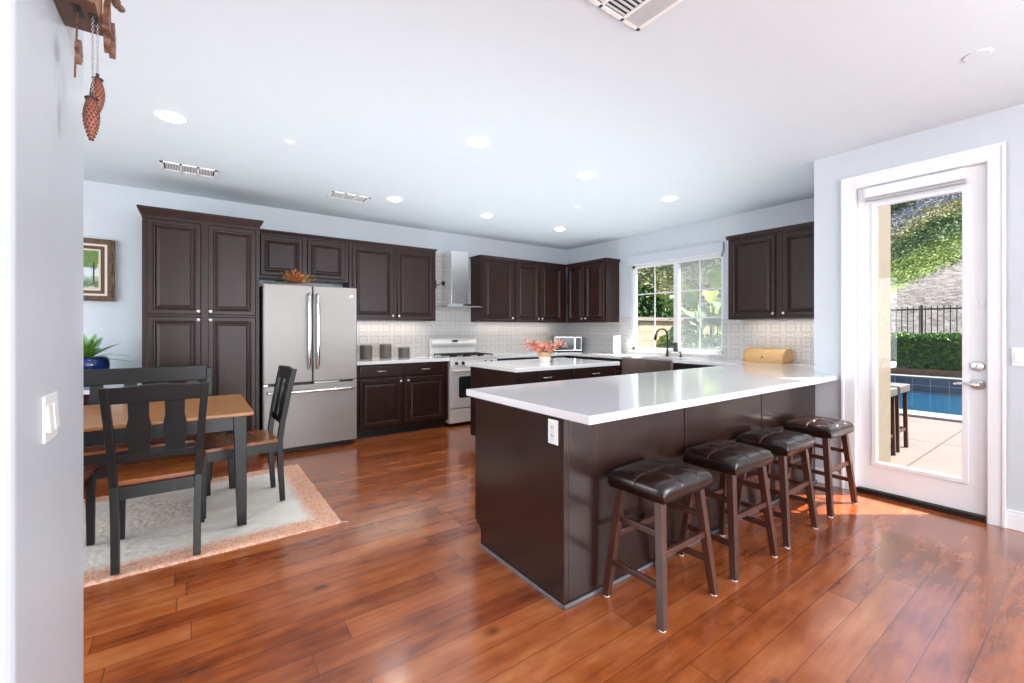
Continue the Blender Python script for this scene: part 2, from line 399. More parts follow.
# window frames on closed, unseen walls, set around the daylight fill lights
def plain_window(name, x0, x1, y0, y1, z0, z1, axis):
    bm = NB(); t = .06
    if axis == 'y':
        box(bm, x0, x1, y0, y1, z0, z0 + t); box(bm, x0, x1, y0, y1, z1 - t, z1); box(bm, x0, x0 + t, y0, y1, z0, z1); box(bm, x1 - t, x1, y0, y1, z0, z1)
    else:
        box(bm, x0, x1, y0, y1, z0, z0 + t); box(bm, x0, x1, y0, y1, z1 - t, z1); box(bm, x0, x1, y0, y0 + t, z0, z1); box(bm, x0, x1, y1 - t, y1, z0, z1)
    struct(name, bm, M_window)
plain_window('window_2', -3.1, 4.1, -7.5, -7.45, .20, 2.70, 'y')
plain_window('window_3', -3.4, -3.35, 2.05, 4.75, .55, 2.45, 'x')
plain_window('window_4', -3.4, -3.35, -4.65, -.55, .45, 2.55, 'x')
plain_window('window_5', 4.26, 4.30, -3.95, -1.25, .3, 2.5, 'x')

# backsplash
bm = NB(); box(bm, 1.56, 2.73, 5.858, 5.87, .92, 1.42); box(bm, 2.73, 3.455, 5.858, 5.87, .90, 2.42); box(bm, 3.455, 5.49, 5.858, 5.87, .92, 1.42)
struct('wall_backsplash_back', bm, M_tile)
bm = NB(); box(bm, 5.488, 5.5, WY1, 5.86, .92, 1.50); box(bm, 5.488, 5.5, 1.52, WY0, .92, 1.43); box(bm, 5.488, 5.5, WY0, WY1, .92, WZ0)
struct('wall_backsplash_window', bm, M_tile)

# kitchen window
wf = NB()
X0, X1 = 5.545, 5.60
box(wf, X0, X1, WY0, WY1, WZ0, WZ0 + .055); box(wf, X0, X1, WY0, WY1, WZ1 - .045, WZ1)
box(wf, X0, X1, WY0, WY0 + .05, WZ0, WZ1); box(wf, X0, X1, WY1 - .055, WY1, WZ0, WZ1)
MY = 3.675
box(wf, X0 - .01, X1, MY - .035, MY + .035, WZ0, WZ1)
win = struct('window_1', wf, M_window, bevel=.004)
bm = NB(); box(bm, 5.485, 5.545, WY0, WY1, WZ0 - .005, WZ0 + .012); obj('window_sill', bm, M_white, win, bevel=.003)
bm = NB(); box(bm, 5.574, 5.578, WY0 + .05, WY1 - .055, WZ0 + .05, WZ1 - .04); obj('window_glass', bm, M_glass, win)
for y0, y1 in ((WY0 + .05, MY - .035), (MY + .035, WY1 - .055)):
    bm = NB(); ym = (y0 + y1) / 2; box(bm, 5.568, 5.573, ym - .008, ym + .008, WZ0 + .05, WZ1 - .04)
    for k in (1, 2):
        z = WZ0 + .05 + (WZ1 - WZ0 - .09) * k / 3 + .03 * (2 - k); box(bm, 5.569, 5.573, y0, y1, z - .008, z + .008)
    obj('muntin', bm, M_window, win)
bm = NB(); box(bm, 5.604, 5.606, WY0 + .02, MY, WZ0 + .02, WZ1 - .02); obj('window_screen', bm, M_screen, win)
val = NB(); box(val, 5.452, 5.498, WY0 - .02, WY1 + .03, WZ1 + .005, WZ1 + .135)
t = thing('window_shade', 'pale blue-grey fabric shade rolled up above the kitchen window', 'window shade', (5.46, 3.7, WZ1))
obj('shade_fabric', val, simple('shade fabric', (200, 206, 213), .8), t, bevel=.008)
bm = NB(); box(bm, 5.456, 5.49, WY0 - .01, WY1 + .02, WZ1 - .008, WZ1 + .0045); obj('bottom_rail', bm, M_white, t, bevel=.003)

# patio door and casing
bm = NB()
for y0, y1 in ((DY1 - .01, DY1 + .085), (.42, DY0 + .005)):
    box(bm, 4.278, 4.30, y0, y1, 0, DZ + .09)
    ym = DY1 + .085 if y0 > 1 else .42
    box(bm, 4.27, 4.30, ym - (.02 if y0 > 1 else 0), ym + (0 if y0 > 1 else .02), 0, DZ + .09)
box(bm, 4.278, 4.30, DY0, DY1, DZ - .01, DZ + .09); box(bm, 4.2695, 4.30, .42, DY1 + .085, DZ + .07, DZ + .0905)
struct('trim_1', bm, M_white, bevel=.004)
bm = NB(); box(bm, 4.30, 4.47, DY0 - .004, DY0 + .012, 0, DZ); box(bm, 4.30, 4.47, DY1 - .012, DY1 + .004, 0, DZ); box(bm, 4.30, 4.47, DY0, DY1, DZ - .012, DZ)
struct('trim_2', bm, M_white)
bm = NB(); box(bm, 4.285, 4.49, DY0 + .013, DY1 - .013, 0, .03); box(bm, 4.285, 4.31, DY0 + .013, DY1 - .013, .03, .036); struct('trim_3', bm, M_bronze, bevel=.004)
GY0, GY1, GZ0, GZ1 = .625, 1.105, .255, 2.262
bm = NB(); X0, X1 = 4.325, 4.37
box(bm, X0, X1, DY0 + .014, GY0, .038, DZ - .014); box(bm, X0, X1, GY1, DY1 - .014, .038, DZ - .014)
box(bm, X0, X1, GY0, GY1, .038, GZ0); box(bm, X0, X1, GY0, GY1, GZ1, DZ - .014)
door = struct('door_1', bm, M_white)
bm = NB(); w = .028
box(bm, X0 - .012, X0, GY0 - w, GY0 + .004, GZ0 - w, GZ1 + w); box(bm, X0 - .012, X0, GY1 - .004, GY1 + w, GZ0 - w, GZ1 + w)
box(bm, X0 - .012, X0, GY0, GY1, GZ0 - w, GZ0 + .004); box(bm, X0 - .012, X0, GY0, GY1, GZ1 - .004, GZ1 + w)
obj('glazing_frame', bm, M_white, door, bevel=.004)
bm = NB(); box(bm, 4.345, 4.35, GY0, GY1, GZ0, GZ1); obj('door_glass', bm, M_glass, door)
Mx = Matrix.Rotation(R(-90), 4, 'Y')
bm = NB(); lathe(bm, [(.036, 0), (.036, .006), (.03, .014), (.012, .016)], (4.325, .555, 1.045), 28, Mx)
box(bm, 4.29, 4.312, .548, .562, 1.030, 1.060); obj('deadbolt', bm, M_nickel, door, smooth=False, bevel=.002)
bm = NB(); lathe(bm, [(.038, 0), (.038, .005), (.03, .013), (.013, .016), (.011, .045)], (4.325, .555, .92), 28, Mx)
tube(bm, [(4.283, .555, .92), (4.278, .575, .922), (4.275, .60, .926), (4.275, .635, .924), (4.279, .665, .918)], [.010, .010, .009, .008, .006], 10)
obj('door_handle', bm, M_nickel, door, smooth=True)
t = thing('roller_shade', 'white shade cassette above the glass of the patio door', 'window shade', (4.30, .88, 2.31))
bm = NB(); box(bm, 4.255, 4.324, .597, 1.165, 2.325, 2.405); obj('cassette', bm, M_white, t, bevel=.012)
bm = NB(); box(bm, 4.268, 4.300, .603, 1.160, 2.302, 2.322); obj('hem_bar', bm, simple('grey hem bar', (176, 178, 184), .4), t, bevel=.003)
bm = NB(); box(bm, 4.315, 4.324, .520, .548, 1.43, 1.50); box(bm, 4.308, 4.315, .530, .54, 1.45, 1.48); obj('entry_sensor', bm, M_plastic, base=(4.32, .534, 1.43), bevel=.003)
setp(bpy.data.objects['entry_sensor'], 'small white plastic alarm sensor on the patio door stile', 'sensor')

# ------------------------------------------------------------------ ceiling fittings
LP = [((-.13, 3.777), 'recessed ceiling light nearest the long vent over the dining table'),
      ((1.775, 2.898), 'recessed ceiling light above the left end of the white peninsula'),
      ((2.984, 2.918), 'recessed ceiling light above the middle of the peninsula, beside the small sprinkler'),
      ((1.797, 4.692), 'recessed ceiling light in front of the upper cabinets, next to the short vent'),
      ((3.003, 4.686), 'recessed ceiling light in front of the range hood'),
      ((4.25, 2.892), 'recessed ceiling light closest to the kitchen window'),
      ((4.257, 4.698), 'recessed ceiling light nearest the far corner of the kitchen')]
first = None
for i, ((x, y), lab) in enumerate(LP):
    if i == 0:
        r = thing('recessed_light', lab, 'ceiling light', (0, 0, 0), 'recessed ceiling lights')
        bm = NB(); lathe(bm, [(.062, .0), (.062, -.004), (.09, -.004), (.094, 0)], (0, 0, 0), 40); obj('trim_ring', bm, M_white, r, smooth=False)
        bm = NB(); lathe(bm, [(.001, -.0045), (.064, -.0045), (.066, -.012), (.055, -.015), (.001, -.0155)][::-1], (0, 0, 0), 32); obj('lens', bm, M_lamp, r)
        first = r
    else: r = copy_tree(first); r['label'] = lab
    r.location = (x, y, CH)
    light('recessed_spot', 'SPOT', (x, y, CH - .03), 26, (1, .95, .88), (0, 0, 0), spot_size=R(125), spot_blend=.8, shadow_soft_size=.06)

def louvre_vent(name, lab, x0, x1, y0, y1, secs, group):
    t = thing(name, lab, 'vent', ((x0 + x1) / 2, (y0 + y1) / 2, CH), group)
    z = CH; bm = NB(); f = .022
    box(bm, x0, x1, y0, y0 + f, z - .008, z); box(bm, x0, x1, y1 - f, y1, z - .008, z); box(bm, x0, x0 + f, y0, y1, z - .008, z); box(bm, x1 - f, x1, y0, y1, z - .008, z)
    L = (x1 - x0 - 2 * f)
    for k in range(1, secs): xx = x0 + f + L * k / secs; box(bm, xx - .009, xx + .009, y0, y1, z - .008, z)
    obj('frame', bm, M_plastic, t)
    bm = NB(); box(bm, x0 + .01, x1 - .01, y0 + .01, y1 - .01, z - .001, z - .0002); obj('duct_opening', bm, M_slot, t)
    bm = NB()
    for k in range(secs):
        a = x0 + f + L * k / secs + .012; b = x0 + f + L * (k + 1) / secs - .012
        m = 9
        for j in range(m):
            xx = a + (b - a) * (j + .5) / m; box(bm, xx - .0028, xx + .0028, y0 + f, y1 - f, z - .005, z - .002)
    obj('slat', bm, M_plastic, t)
louvre_vent('ceiling_vent', 'long thin white ceiling vent above the pantry cabinet', -.245, .168, 4.80, 5.03, 3, 'long ceiling vents')
louvre_vent('ceiling_vent', 'long thin white ceiling vent between fridge and base cabinet run, over the wall cabinets', 1.16, 1.565, 4.80, 5.03, 3, 'long ceiling vents')
t = thing('ceiling_register', 'large square ceiling register cut by the top edge of the photo', 'vent', (1.55, 1.19, CH))
x0, x1, y0, y1 = 1.36, 1.73, 1.0, 1.355; z = CH
bm = NB(); f = .018
box(bm, x0, x1, y0, y0 + f, z - .009, z); box(bm, x0, x1, y1 - f, y1, z - .009, z); box(bm, x0, x0 + f, y0, y1, z - .009, z); box(bm, x1 - f, x1, y0, y1, z - .009, z)
box(bm, 1.60, 1.615, y0, y1, z - .009, z); box(bm, 1.455, 1.47, y0, y1, z - .009, z); obj('frame', bm, M_plastic, t)
bm = NB(); box(bm, x0 + .01, x1 - .01, y0 + .01, y1 - .01, z - .001, z - .0002); obj('duct_opening', bm, M_slot, t)
bm = NB()
for j in range(13):
    yy = y1 - f - .012 - j * .024; box(bm, 1.470, 1.600, yy - .006, yy + .004, z - .006, z - .003); box(bm, x0 + f, 1.455, yy - .006, yy + .004, z - .006, z - .003)
for j in range(9): xx = 1.620 + j * .0105; box(bm, xx, xx + .0075, y0 + f, y1 - f, z - .0085, z - .0045)
obj('slat', bm, simple('register slats', (206, 208, 211), .5), t)
for (x, y, lab) in ((.595, 3.742, 'small white sprinkler cover on the ceiling left of centre'), (3.641, 3.722, 'small white sprinkler cover on the ceiling above the island')):
    bm = NB(); lathe(bm, [(.038, 0), (.038, -.006), (.03, -.011), (.001, -.012)][::-1], (x, y, CH), 28)
    o = obj('sprinkler_cover', bm, M_white, base=(x, y, CH)); setp(o, lab, 'sprinkler', 'ceiling sprinkler covers')
bm = NB(); lathe(bm, [(.055, 0), (.055, -.004), (.050, -.006), (.001, -.0065)][::-1], (3.34, .43, CH), 32)
setp(obj('speaker_cover', bm, M_ceil, base=(3.34, .43, CH)), 'round white disc on the ceiling in front of the patio door', 'ceiling disc')

# ------------------------------------------------------------------ cabinetry
def frame3(o, u, n):
    return Vector(o), Vector(u), Vector((0, 0, 1)), Vector(n)
def panel(bm, o, u, n, w, h, t=.02, fr=.055, raised=True):
    """cabinet door: lower-left corner o on the carcase plane, u along width, n outward"""
    o, u, v, n = frame3(o, u, n)
    prof = [(0, 0), (0, t - .008), (.008, t), (fr - .014, t), (fr - .009, t - .003), (fr - .004, t + .003), (fr + .003, t + .002), (fr + .012, t - .011)]
    if raised: prof += [(fr + .020, t - .010), (fr + .034, t - .004)]
    rings = []
    for d, z in prof:
        rings.append([bm.verts.new(o + u * a + v * b + n * z) for a, b in ((d, d), (w - d, d), (w - d, h - d), (d, h - d))])
    for a, b in zip(rings, rings[1:]):
        for k in range(4): bm.faces.new((a[k], a[(k + 1) % 4], b[(k + 1) % 4], b[k]))
    bm.faces.new(rings[-1]); bm.faces.new(rings[0][::-1])
def knob(parent, p, n, mat=None):
    n = Vector(n); q = n.to_track_quat('Z', 'Y').to_matrix().to_4x4()
    bm = NB(); lathe(bm, [(.007, 0), (.006, .010), (.013, .014), (.016, .020), (.013, .026), (.002, .028)], p, 16, q)
    return obj('knob', bm, M_nickel, parent, smooth=True)
def pull(parent, c, u, n, L=.10):
    c, u, n = Vector(c), Vector(u), Vector(n); bm = NB()
    pts = [c - u * L / 2, c - u * L / 2 + n * .016, c - u * L * .42 + n * .024, c + u * L * .42 + n * .024, c + u * L / 2 + n * .016, c + u * L / 2]
    tube(bm, pts, .0055, 8); return obj('handle', bm, M_nickel, parent, smooth=True)
def cab_door(parent, o, u, n, w, h, kn=None, name='door', mat=None):
    bm = NB(); panel(bm, o, u, n, w, h); d = obj(name, bm, mat or M_cab, parent)
    if kn:
        O, U, V, Nn = frame3(o, u, n); knob(d, O + U * kn[0] + V * kn[1] + Nn * .02, n)
    return d
def cab_drawer(parent, o, u, n, w, h):
    bm = NB(); O, U, V, Nn = frame3(o, u, n); t = .02
    rings = [[bm.verts.new(O + U * a + V * b + Nn * z) for a, b in ((d, d), (w - d, d), (w - d, h - d), (d, h - d))] for d, z in ((0, 0), (0, t - .006), (.008, t - .001), (.014, t))]
    for a, b in zip(rings, rings[1:]):
        for k in range(4): bm.faces.new((a[k], a[(k + 1) % 4], b[(k + 1) % 4], b[k]))
    bm.faces.new(rings[-1]); bm.faces.new(rings[0][::-1])
    d = obj('drawer', bm, M_cab, parent); pull(d, O + U * w / 2 + V * h / 2 + Nn * t, u, n); return d
def crown(bm, x0, x1, y0, y1, z, out=.035, h=.075, sides='lrf'):
    """flared crown around a box top; front is y0"""
    l = out if 'l' in sides else 0; r = out if 'r' in sides else 0
    hexa(bm, [(x0, y0, z), (x1, y0, z), (x1, y1, z), (x0, y1, z), (x0 - l * .75, y0 - out * .75, z + h * .78), (x1 + r * .75, y0 - out * .75, z + h * .78), (x1 + r * .75, y1, z + h * .78), (x0 - l * .75, y1, z + h * .78)])
    box(bm, x0 - l, x1 + r, y0 - out, y1, z + h * .78, z + h)

# pantry
t = thing('pantry_cabinet', 'tall espresso pantry cabinet with four panelled doors, left of the fridge', 'cabinet', (.08, 5.5, 0))
bm = NB(); box(bm, -.39, .54, 5.20, 5.862, .10, 2.345); box(bm, -.385, .535, 5.26, 5.862, 0, .10); obj('body', bm, M_cab, t)
bm = NB(); crown(bm, -.39, .54, 5.20, 5.862, 2.345); obj('crown', bm, M_cab, t)
for x0, w, kx in ((-.355, .405, .385), (.105, .405, .02)):
    cab_door(t, (x0, 5.20, 1.437), (1, 0, 0), (0, -1, 0), w, .88, (kx, .035), 'door')
    cab_door(t, (x0, 5.20, .115), (1, 0, 0), (0, -1, 0), w, 1.305, (kx, 1.275), 'door')
# over fridge
t = thing('wall_cabinet', 'short espresso wall cabinet with two doors above the fridge', 'cabinet', (1.03, 5.7, 1.87), 'espresso wall cabinets')
bm = NB(); box(bm, .545, 1.535, 5.565, 5.862, 1.875, 2.37); obj('body', bm, M_cab, t)
bm = NB(); crown(bm, .545, 1.535, 5.565, 5.862, 2.37, .022, .04, 'f'); obj('crown', bm, M_cab, t)
cab_door(t, (.585, 5.565, 1.90), (1, 0, 0), (0, -1, 0), .43, .45); cab_door(t, (1.065, 5.565, 1.90), (1, 0, 0), (0, -1, 0), .43, .45)
def wall_cab(lab, x0, x1, doors, sides='lr', z0=1.415, zt=2.37):
    t = thing('wall_cabinet', lab, 'cabinet', ((x0 + x1) / 2, 5.7, z0), 'espresso wall cabinets')
    bm = NB(); box(bm, x0, x1, 5.565, 5.862, z0, zt); obj('body', bm, M_cab, t)
    bm = NB(); crown(bm, x0, x1, 5.565, 5.862, zt, .022, .04, sides + 'f'); obj('crown', bm, M_cab, t)
    for a, w, k in doors: cab_door(t, (a, 5.565, z0 + .025), (1, 0, 0), (0, -1, 0), w, zt - z0 - .05, (k, .035))
    return t
wall_cab('espresso wall cabinet with two tall doors between the fridge top and the hood', 1.545, 2.715, ((1.58, .53, .51), (2.155, .53, .02)), 'r')
wall_cab('single-door espresso wall cabinet right beside the hood chimney', 3.455, 4.075, ((3.495, .545, .525),), 'l')
wall_cab('two-door espresso wall cabinet on the back wall ending at the corner', 4.08, 5.186, ((4.105, .46, .44), (4.605, .46, .02)), '')
def side_cab(lab, y0, y1, doors, z0=1.415, zt=2.37, lo='', crown_r=True):
    t = thing('wall_cabinet', lab, 'cabinet', (5.35, (y0 + y1) / 2, z0), 'espresso wall cabinets')
    bm = NB(); box(bm, 5.19, 5.492, y0, y1, z0, zt); obj('body', bm, M_cab, t)
    bm = NB(); a = .022 if 'n' in lo else 0; b = .022 if 'f' in lo else 0
    box(bm, 5.172, 5.492, y0 - a * .8, y1 + b * .8, zt, zt + .03); box(bm, 5.165, 5.492, y0 - a, y1 + b, zt + .03, zt + .042); obj('crown', bm, M_cab, t)
    for a, w, k in doors: cab_door(t, (5.19, a, z0 + .025), (0, -1, 0), (-1, 0, 0), w, zt - z0 - .05, (k, .035))
    return t
side_cab('two-door espresso wall cabinet between the far corner and the kitchen window', 4.66, 5.538, ((5.505, .36, .34), (5.10, .40, .02)), lo='n')
side_cab('two-door espresso wall cabinet right of the kitchen window, above the bread box', 1.60, 2.735, ((2.705, .505, .485), (2.135, .505, .02)), lo='f')

# base cabinets on the back wall
def base_unit(lab, x0, x1, cols, depth0=5.205):
    t = thing('base_cabinet', lab, 'cabinet', ((x0 + x1) / 2, 5.5, 0), 'espresso base cabinets')
    bm = NB(); box(bm, x0, x1, depth0 + .02, 5.86, .10, .878); obj('body', bm, M_cab, t)
    bm = NB(); box(bm, x0, x1, depth0 + .085, 5.86, 0, .10); obj('toe_kick', bm, M_dark, t)
    for a, w, k in cols:
        cab_door(t, (a, depth0 + .02, .125), (1, 0, 0), (0, -1, 0), w, .575, (k, .535))
        cab_drawer(t, (a, depth0 + .02, .72), (1, 0, 0), (0, -1, 0), w, .145)
    return t
base_unit('espresso base cabinet with two doors and two drawers between fridge and range', 1.535, 2.725, ((1.56, .53, .505), (2.135, .53, .025)))
base_unit('espresso base cabinet right of the range, mostly hidden behind the island', 3.505, 4.88, ((3.54, .6, .57), (4.2, .6, .03)))

bm = NB(); box(bm, 1.525, 2.735, 5.18, 5.857, .878, .918)
setp(obj('countertop', bm, M_quartz, base=(2.13, 5.5, .878), bevel=.004), 'white quartz countertop between fridge and range, holding three canisters', 'countertop')

# window-wall base run (front plane X = 4.89)
def side_base(lab, y0, y1, cols, xf=4.905):
    t = thing('base_cabinet', lab, 'cabinet', (5.2, (y0 + y1) / 2, 0), 'espresso base cabinets')
    bm = NB(); box(bm, xf, 5.48, y0, y1, .10, .878); obj('body', bm, M_cab, t)
    bm = NB(); box(bm, xf + .065, 5.48, y0, y1, 0, .10); obj('toe_kick', bm, M_dark, t)
    for a, w, k in cols:
        cab_door(t, (xf, a, .125), (0, -1, 0), (-1, 0, 0), w, .575, (k, .535)); cab_drawer(t, (xf, a, .72), (0, -1, 0), (-1, 0, 0), w, .145)
side_base('espresso corner base cabinet on the window wall, left of the sink', 4.10, 5.855, ((5.15, .48, .45), (4.62, .48, .03)))
side_base('espresso base cabinet on the window wall between dishwasher and peninsula', 2.44, 2.545, ())
t = thing('sink_cabinet', 'espresso cabinet under the steel apron sink', 'cabinet', (5.2, 3.68, 0), 'espresso base cabinets')
bm = NB(); box(bm, 4.905, 5.48, 3.17, 4.095, .10, .60); box(bm, 4.905, 5.48, 3.17, 3.262, .60, .878); box(bm, 4.97, 5.48, 3.17, 4.095, 0, .10); obj('body', bm, M_cab, t)
cab_door(t, (4.905, 4.08, .12), (0, -1, 0), (-1, 0, 0), .44, .46, (.41, .42)); cab_door(t, (4.905, 3.63, .12), (0, -1, 0), (-1, 0, 0), .44, .46, (.03, .42))
t = thing('farmhouse_sink', 'stainless apron-front sink below the kitchen window', 'sink', (5.1, 3.68, .62))
bm = NB(); sx0, sx1, sy0, sy1 = 4.862, 5.31, 3.275, 4.083
box(bm, sx0, sx0 + .02, sy0, sy1, .625, .905); obj('apron', bm, M_reflsteel, t, bevel=.008)
bm = NB(); box(bm, sx0 + .02, sx1, sy0, sy0 + .015, .64, .876); box(bm, sx0 + .02, sx1, sy1 - .015, sy1, .64, .876); box(bm, sx1 - .015, sx1, sy0, sy1, .64, .876); box(bm, sx0 + .02, sx1, sy0, sy1, .625, .64)
obj('basin', bm, M_steel, t)
t = thing('dishwasher', 'steel fronted dishwasher between sink and peninsula, only its top edge in view', 'dishwasher', (5.2, 2.86, 0))
bm = NB(); box(bm, 4.93, 5.48, 2.555, 3.165, .02, .872); obj('body', bm, M_black, t)
bm = NB(); box(bm, 4.885, 4.93, 2.56, 3.16, .11, .79); obj('door', bm, M_reflsteel, t, bevel=.006)
bm = NB(); box(bm, 4.885, 4.93, 2.56, 3.16, .795, .872); obj('control_panel', bm, M_black, t, bevel=.004)
bm = NB(); tube(bm, [(4.885, 2.62, .74), (4.85, 2.63, .74), (4.85, 3.09, .74), (4.885, 3.10, .74)], .01, 8); obj('handle', bm, M_steel, t, smooth=True)

# U-shaped worktop: back right + window wall + peninsula, with the sink cut out
def slab(rects, z0, z1):
    xs = sorted({r[0] for r in rects} | {r[1] for r in rects}); ys = sorted({r[2] for r in rects} | {r[3] for r in rects})
    bm = NB(); cache = {}
    def vv(x, y, z):
        k = (x, y, z)
        if k not in cache: cache[k] = bm.verts.new(k)
        return cache[k]
    ins = lambda i, j: 0 <= i < len(xs) - 1 and 0 <= j < len(ys) - 1 and any(r[0] <= xs[i] and r[1] >= xs[i + 1] and r[2] <= ys[j] and r[3] >= ys[j + 1] for r in rects)
    for i in range(len(xs) - 1):
        for j in range(len(ys) - 1):
            if not ins(i, j): continue
            a, b, c, d = xs[i], xs[i + 1], ys[j], ys[j + 1]
            bm.faces.new([vv(a, c, z1), vv(b, c, z1), vv(b, d, z1), vv(a, d, z1)]); bm.faces.new([vv(a, c, z0), vv(a, d, z0), vv(b, d, z0), vv(b, c, z0)])
            if not ins(i - 1, j): bm.faces.new([vv(a, c, z0), vv(a, c, z1), vv(a, d, z1), vv(a, d, z0)])
            if not ins(i + 1, j): bm.faces.new([vv(b, c, z0), vv(b, d, z0), vv(b, d, z1), vv(b, c, z1)])
            if not ins(i, j - 1): bm.faces.new([vv(a, c, z0), vv(b, c, z0), vv(b, c, z1), vv(a, c, z1)])
            if not ins(i, j + 1): bm.faces.new([vv(a, d, z0), vv(a, d, z1), vv(b, d, z1), vv(b, d, z0)])
    return bm
PX0, PY0, PY1 = 1.390, 1.345, 2.415
bm = slab([(3.495, 5.486, 5.18, 5.856), (4.87, 5.486, 4.083, 5.18), (5.31, 5.486, 3.275, 4.083), (4.87, 5.486, 2.43, 3.275),
           (4.30, 5.486, 1.523, PY1), (4.87, 5.486, PY1, 2.43), (PX0, 4.297, PY0, PY1), (4.297, 4.30, 1.523, PY1)], .878, .918)
setp(obj('worktop', bm, M_quartz, base=(3, 2, .878), bevel=.004), 'long white quartz worktop running from the stools side peninsula round to the range', 'countertop')

# peninsula base
t = thing('peninsula_cabinet', 'espresso panelled peninsula base in front of the four stools', 'cabinet', (2.8, 1.9, 0))
bx0, bx1, by0, by1 = 1.40, 4.27, 1.505, 2.30
bm = NB(); box(bm, bx0 + .02, 4.88, by0 + .02, by1 - .03, .10, .877) if False else box(bm, bx0 + .02, 4.275, by0 + .018, by1 - .03, .10, .877)
box(bm, 4.275, 4.90, 1.53, 2.27, .10, .877); obj('body', bm, M_cab, t)
bm = NB(); box(bm, bx0 + .02, 4.275, by0 + .018, 2.24, 0, .10); obj('toe_kick', bm, M_dark, t)
bm = NB(); prism(bm, [(by0, 0), (2.237, 0), (2.237, .105), (2.30, .140), (2.30, .877), (by0, .877)], (bx0 - .012, 0, 0), (0, 1, 0), (0, 0, 1), (1, 0, 0), .030)
obj('end_panel', bm, M_cabh, t, bevel=.002)
for a, b in ((bx0 + .018, 2.350), (2.362, 3.312), (3.324, 4.282)):
    bm = NB(); box(bm, a, b, by0, by0 + .016, .0, .877); obj('back_panel', bm, M_cabh, t, bevel=.0015)
bm = NB(); box(bm, bx0, 4.27, by0 + .006, by0 + .018, 0, .876); obj('panel_backing', bm, M_dark, t)
bm = NB(); box(bm, bx0 - .024, bx0 - .0125, by0 - .014, 2.245, 0, .018); box(bm, bx0 - .024, 4.28, by0 - .014, by0 - .0005, 0, .018); obj('shoe_moulding', bm, M_paint_grey, t, bevel=.004)
for k in range(4):
    cab_door(t, (2.10 + .66 * k, 2.271, .125), (-1, 0, 0), (0, 1, 0), .60, .73, (.03, .69))
t = thing('power_outlet', 'white outlet plate on the end panel of the peninsula', 'outlet', (1.385, 1.58, .75), 'white wall plates')
bm = NB(); box(bm, 1.383, 1.388, 1.543, 1.613, .748, .865); obj('plate', bm, M_plastic, t, bevel=.002)
bm = NB(); box(bm, 1.3805, 1.3835, 1.562, 1.594, .765, .848); obj('receptacle', bm, simple('outlet face', (225, 225, 225), .4), t, bevel=.001)
bm = NB()
for z in (.785, .825):
    for y in (1.571, 1.582): box(bm, 1.3798, 1.3806, y, y + .003, z, z + .009)
obj('slots', bm, M_slot, t)

# island
t = thing('island_cabinet', 'espresso kitchen island with two drawers visible behind the peninsula', 'cabinet', (3.3, 3.9, 0))
ix0, ix1, iy0, iy1 = 2.545, 4.005, 3.45, 4.32
bm = NB(); box(bm, ix0, ix1, iy0, iy1, .10, .877); obj('body', bm, M_cab, t)
bm = NB(); box(bm, ix0 + .05, ix1 - .05, iy0 + .06, iy1 - .06, 0, .10); obj('toe_kick', bm, M_dark, t)
for x0, w, kx in ((2.585, .69, .66), (3.30, .68, .03)):
    cab_drawer(t, (x0, iy0, .745), (1, 0, 0), (0, -1, 0), w, .12); cab_door(t, (x0, iy0, .125), (1, 0, 0), (0, -1, 0), w, .60, (kx, .56))
bm = NB(); box(bm, 2.515, 4.03, 3.405, 4.39, .878, .918)
setp(obj('island_countertop', bm, M_quartz, base=(3.3, 3.9, .878), bevel=.004), 'white quartz island countertop with the coral flower pot on it', 'countertop')

# desk at left of the pantry
t = thing('desk_cabinet', 'dark built-in desk cabinet with drawers left of the pantry', 'cabinet', (-1.1, 5.5, 0))
bm = NB(); box(bm, -1.9, -.40, 5.15, 5.86, .08, .745); obj('body', bm, M_cab, t)
bm = NB(); box(bm, -1.9, -.40, 5.2, 5.86, 0, .08); obj('toe_kick', bm, M_dark, t)
for k in range(3):
    cab_drawer(t, (-.90 - .49 * k, 5.15, .60), (1, 0, 0), (0, -1, 0), .46, .13)
    cab_door(t, (-.90 - .49 * k, 5.15, .10), (1, 0, 0), (0, -1, 0), .46, .48, (.03, .44))
bm = NB(); box(bm, -1.92, -.395, 5.10, 5.862, .746, .782)
setp(obj('countertop', bm, M_quartz, base=(-1.1, 5.5, .746), bevel=.003), 'white desk top under the blue fern pot, left of the pantry', 'countertop')

# ------------------------------------------------------------------ appliances
t = thing('refrigerator', 'slate grey french-door fridge with bottom freezer drawer', 'refrigerator', (1.03, 5.4, 0))
FY = 5.055
bm = NB(); box(bm, .565, 1.49, FY + .085, 5.85, .03, 1.755); obj('body', bm, simple('fridge side dark', (58, 56, 55), .45), t, bevel=.004)
bm = NB(); box(bm, .60, 1.46, FY + .12, 5.8, 0, .03); box(bm, .62, .70, FY + .04, FY + .1, .01, .045); box(bm, 1.36, 1.44, FY + .04, FY + .1, .01, .045); obj('base_grille', bm, M_dark, t)
bm = NB(); box(bm, .562, 1.021, FY, FY + .08, .735, 1.765); dl = obj('door', bm, M_slate, t, bevel=.010, seg=3)
bm = NB(); box(bm, 1.031, 1.490, FY, FY + .08, .735, 1.765); dr = obj('door', bm, M_slate, t, bevel=.010, seg=3)
bm = NB(); box(bm, .562, 1.490, FY, FY + .08, .055, .712); fz = obj('freezer_drawer', bm, M_slate, t, bevel=.010, seg=3)
for d, x in ((dl, .983), (dr, 1.069)):
    bm = NB(); pts = [(x, FY + .002, .885), (x, FY - .035, .90), (x, FY - .052, .96), (x, FY - .060, 1.15), (x, FY - .060, 1.35), (x, FY - .052, 1.56), (x, FY - .035, 1.655), (x, FY + .002, 1.67)]
    tube(bm, pts, 0.0185, 12); obj('handle', bm, M_chrome, d, smooth=True)
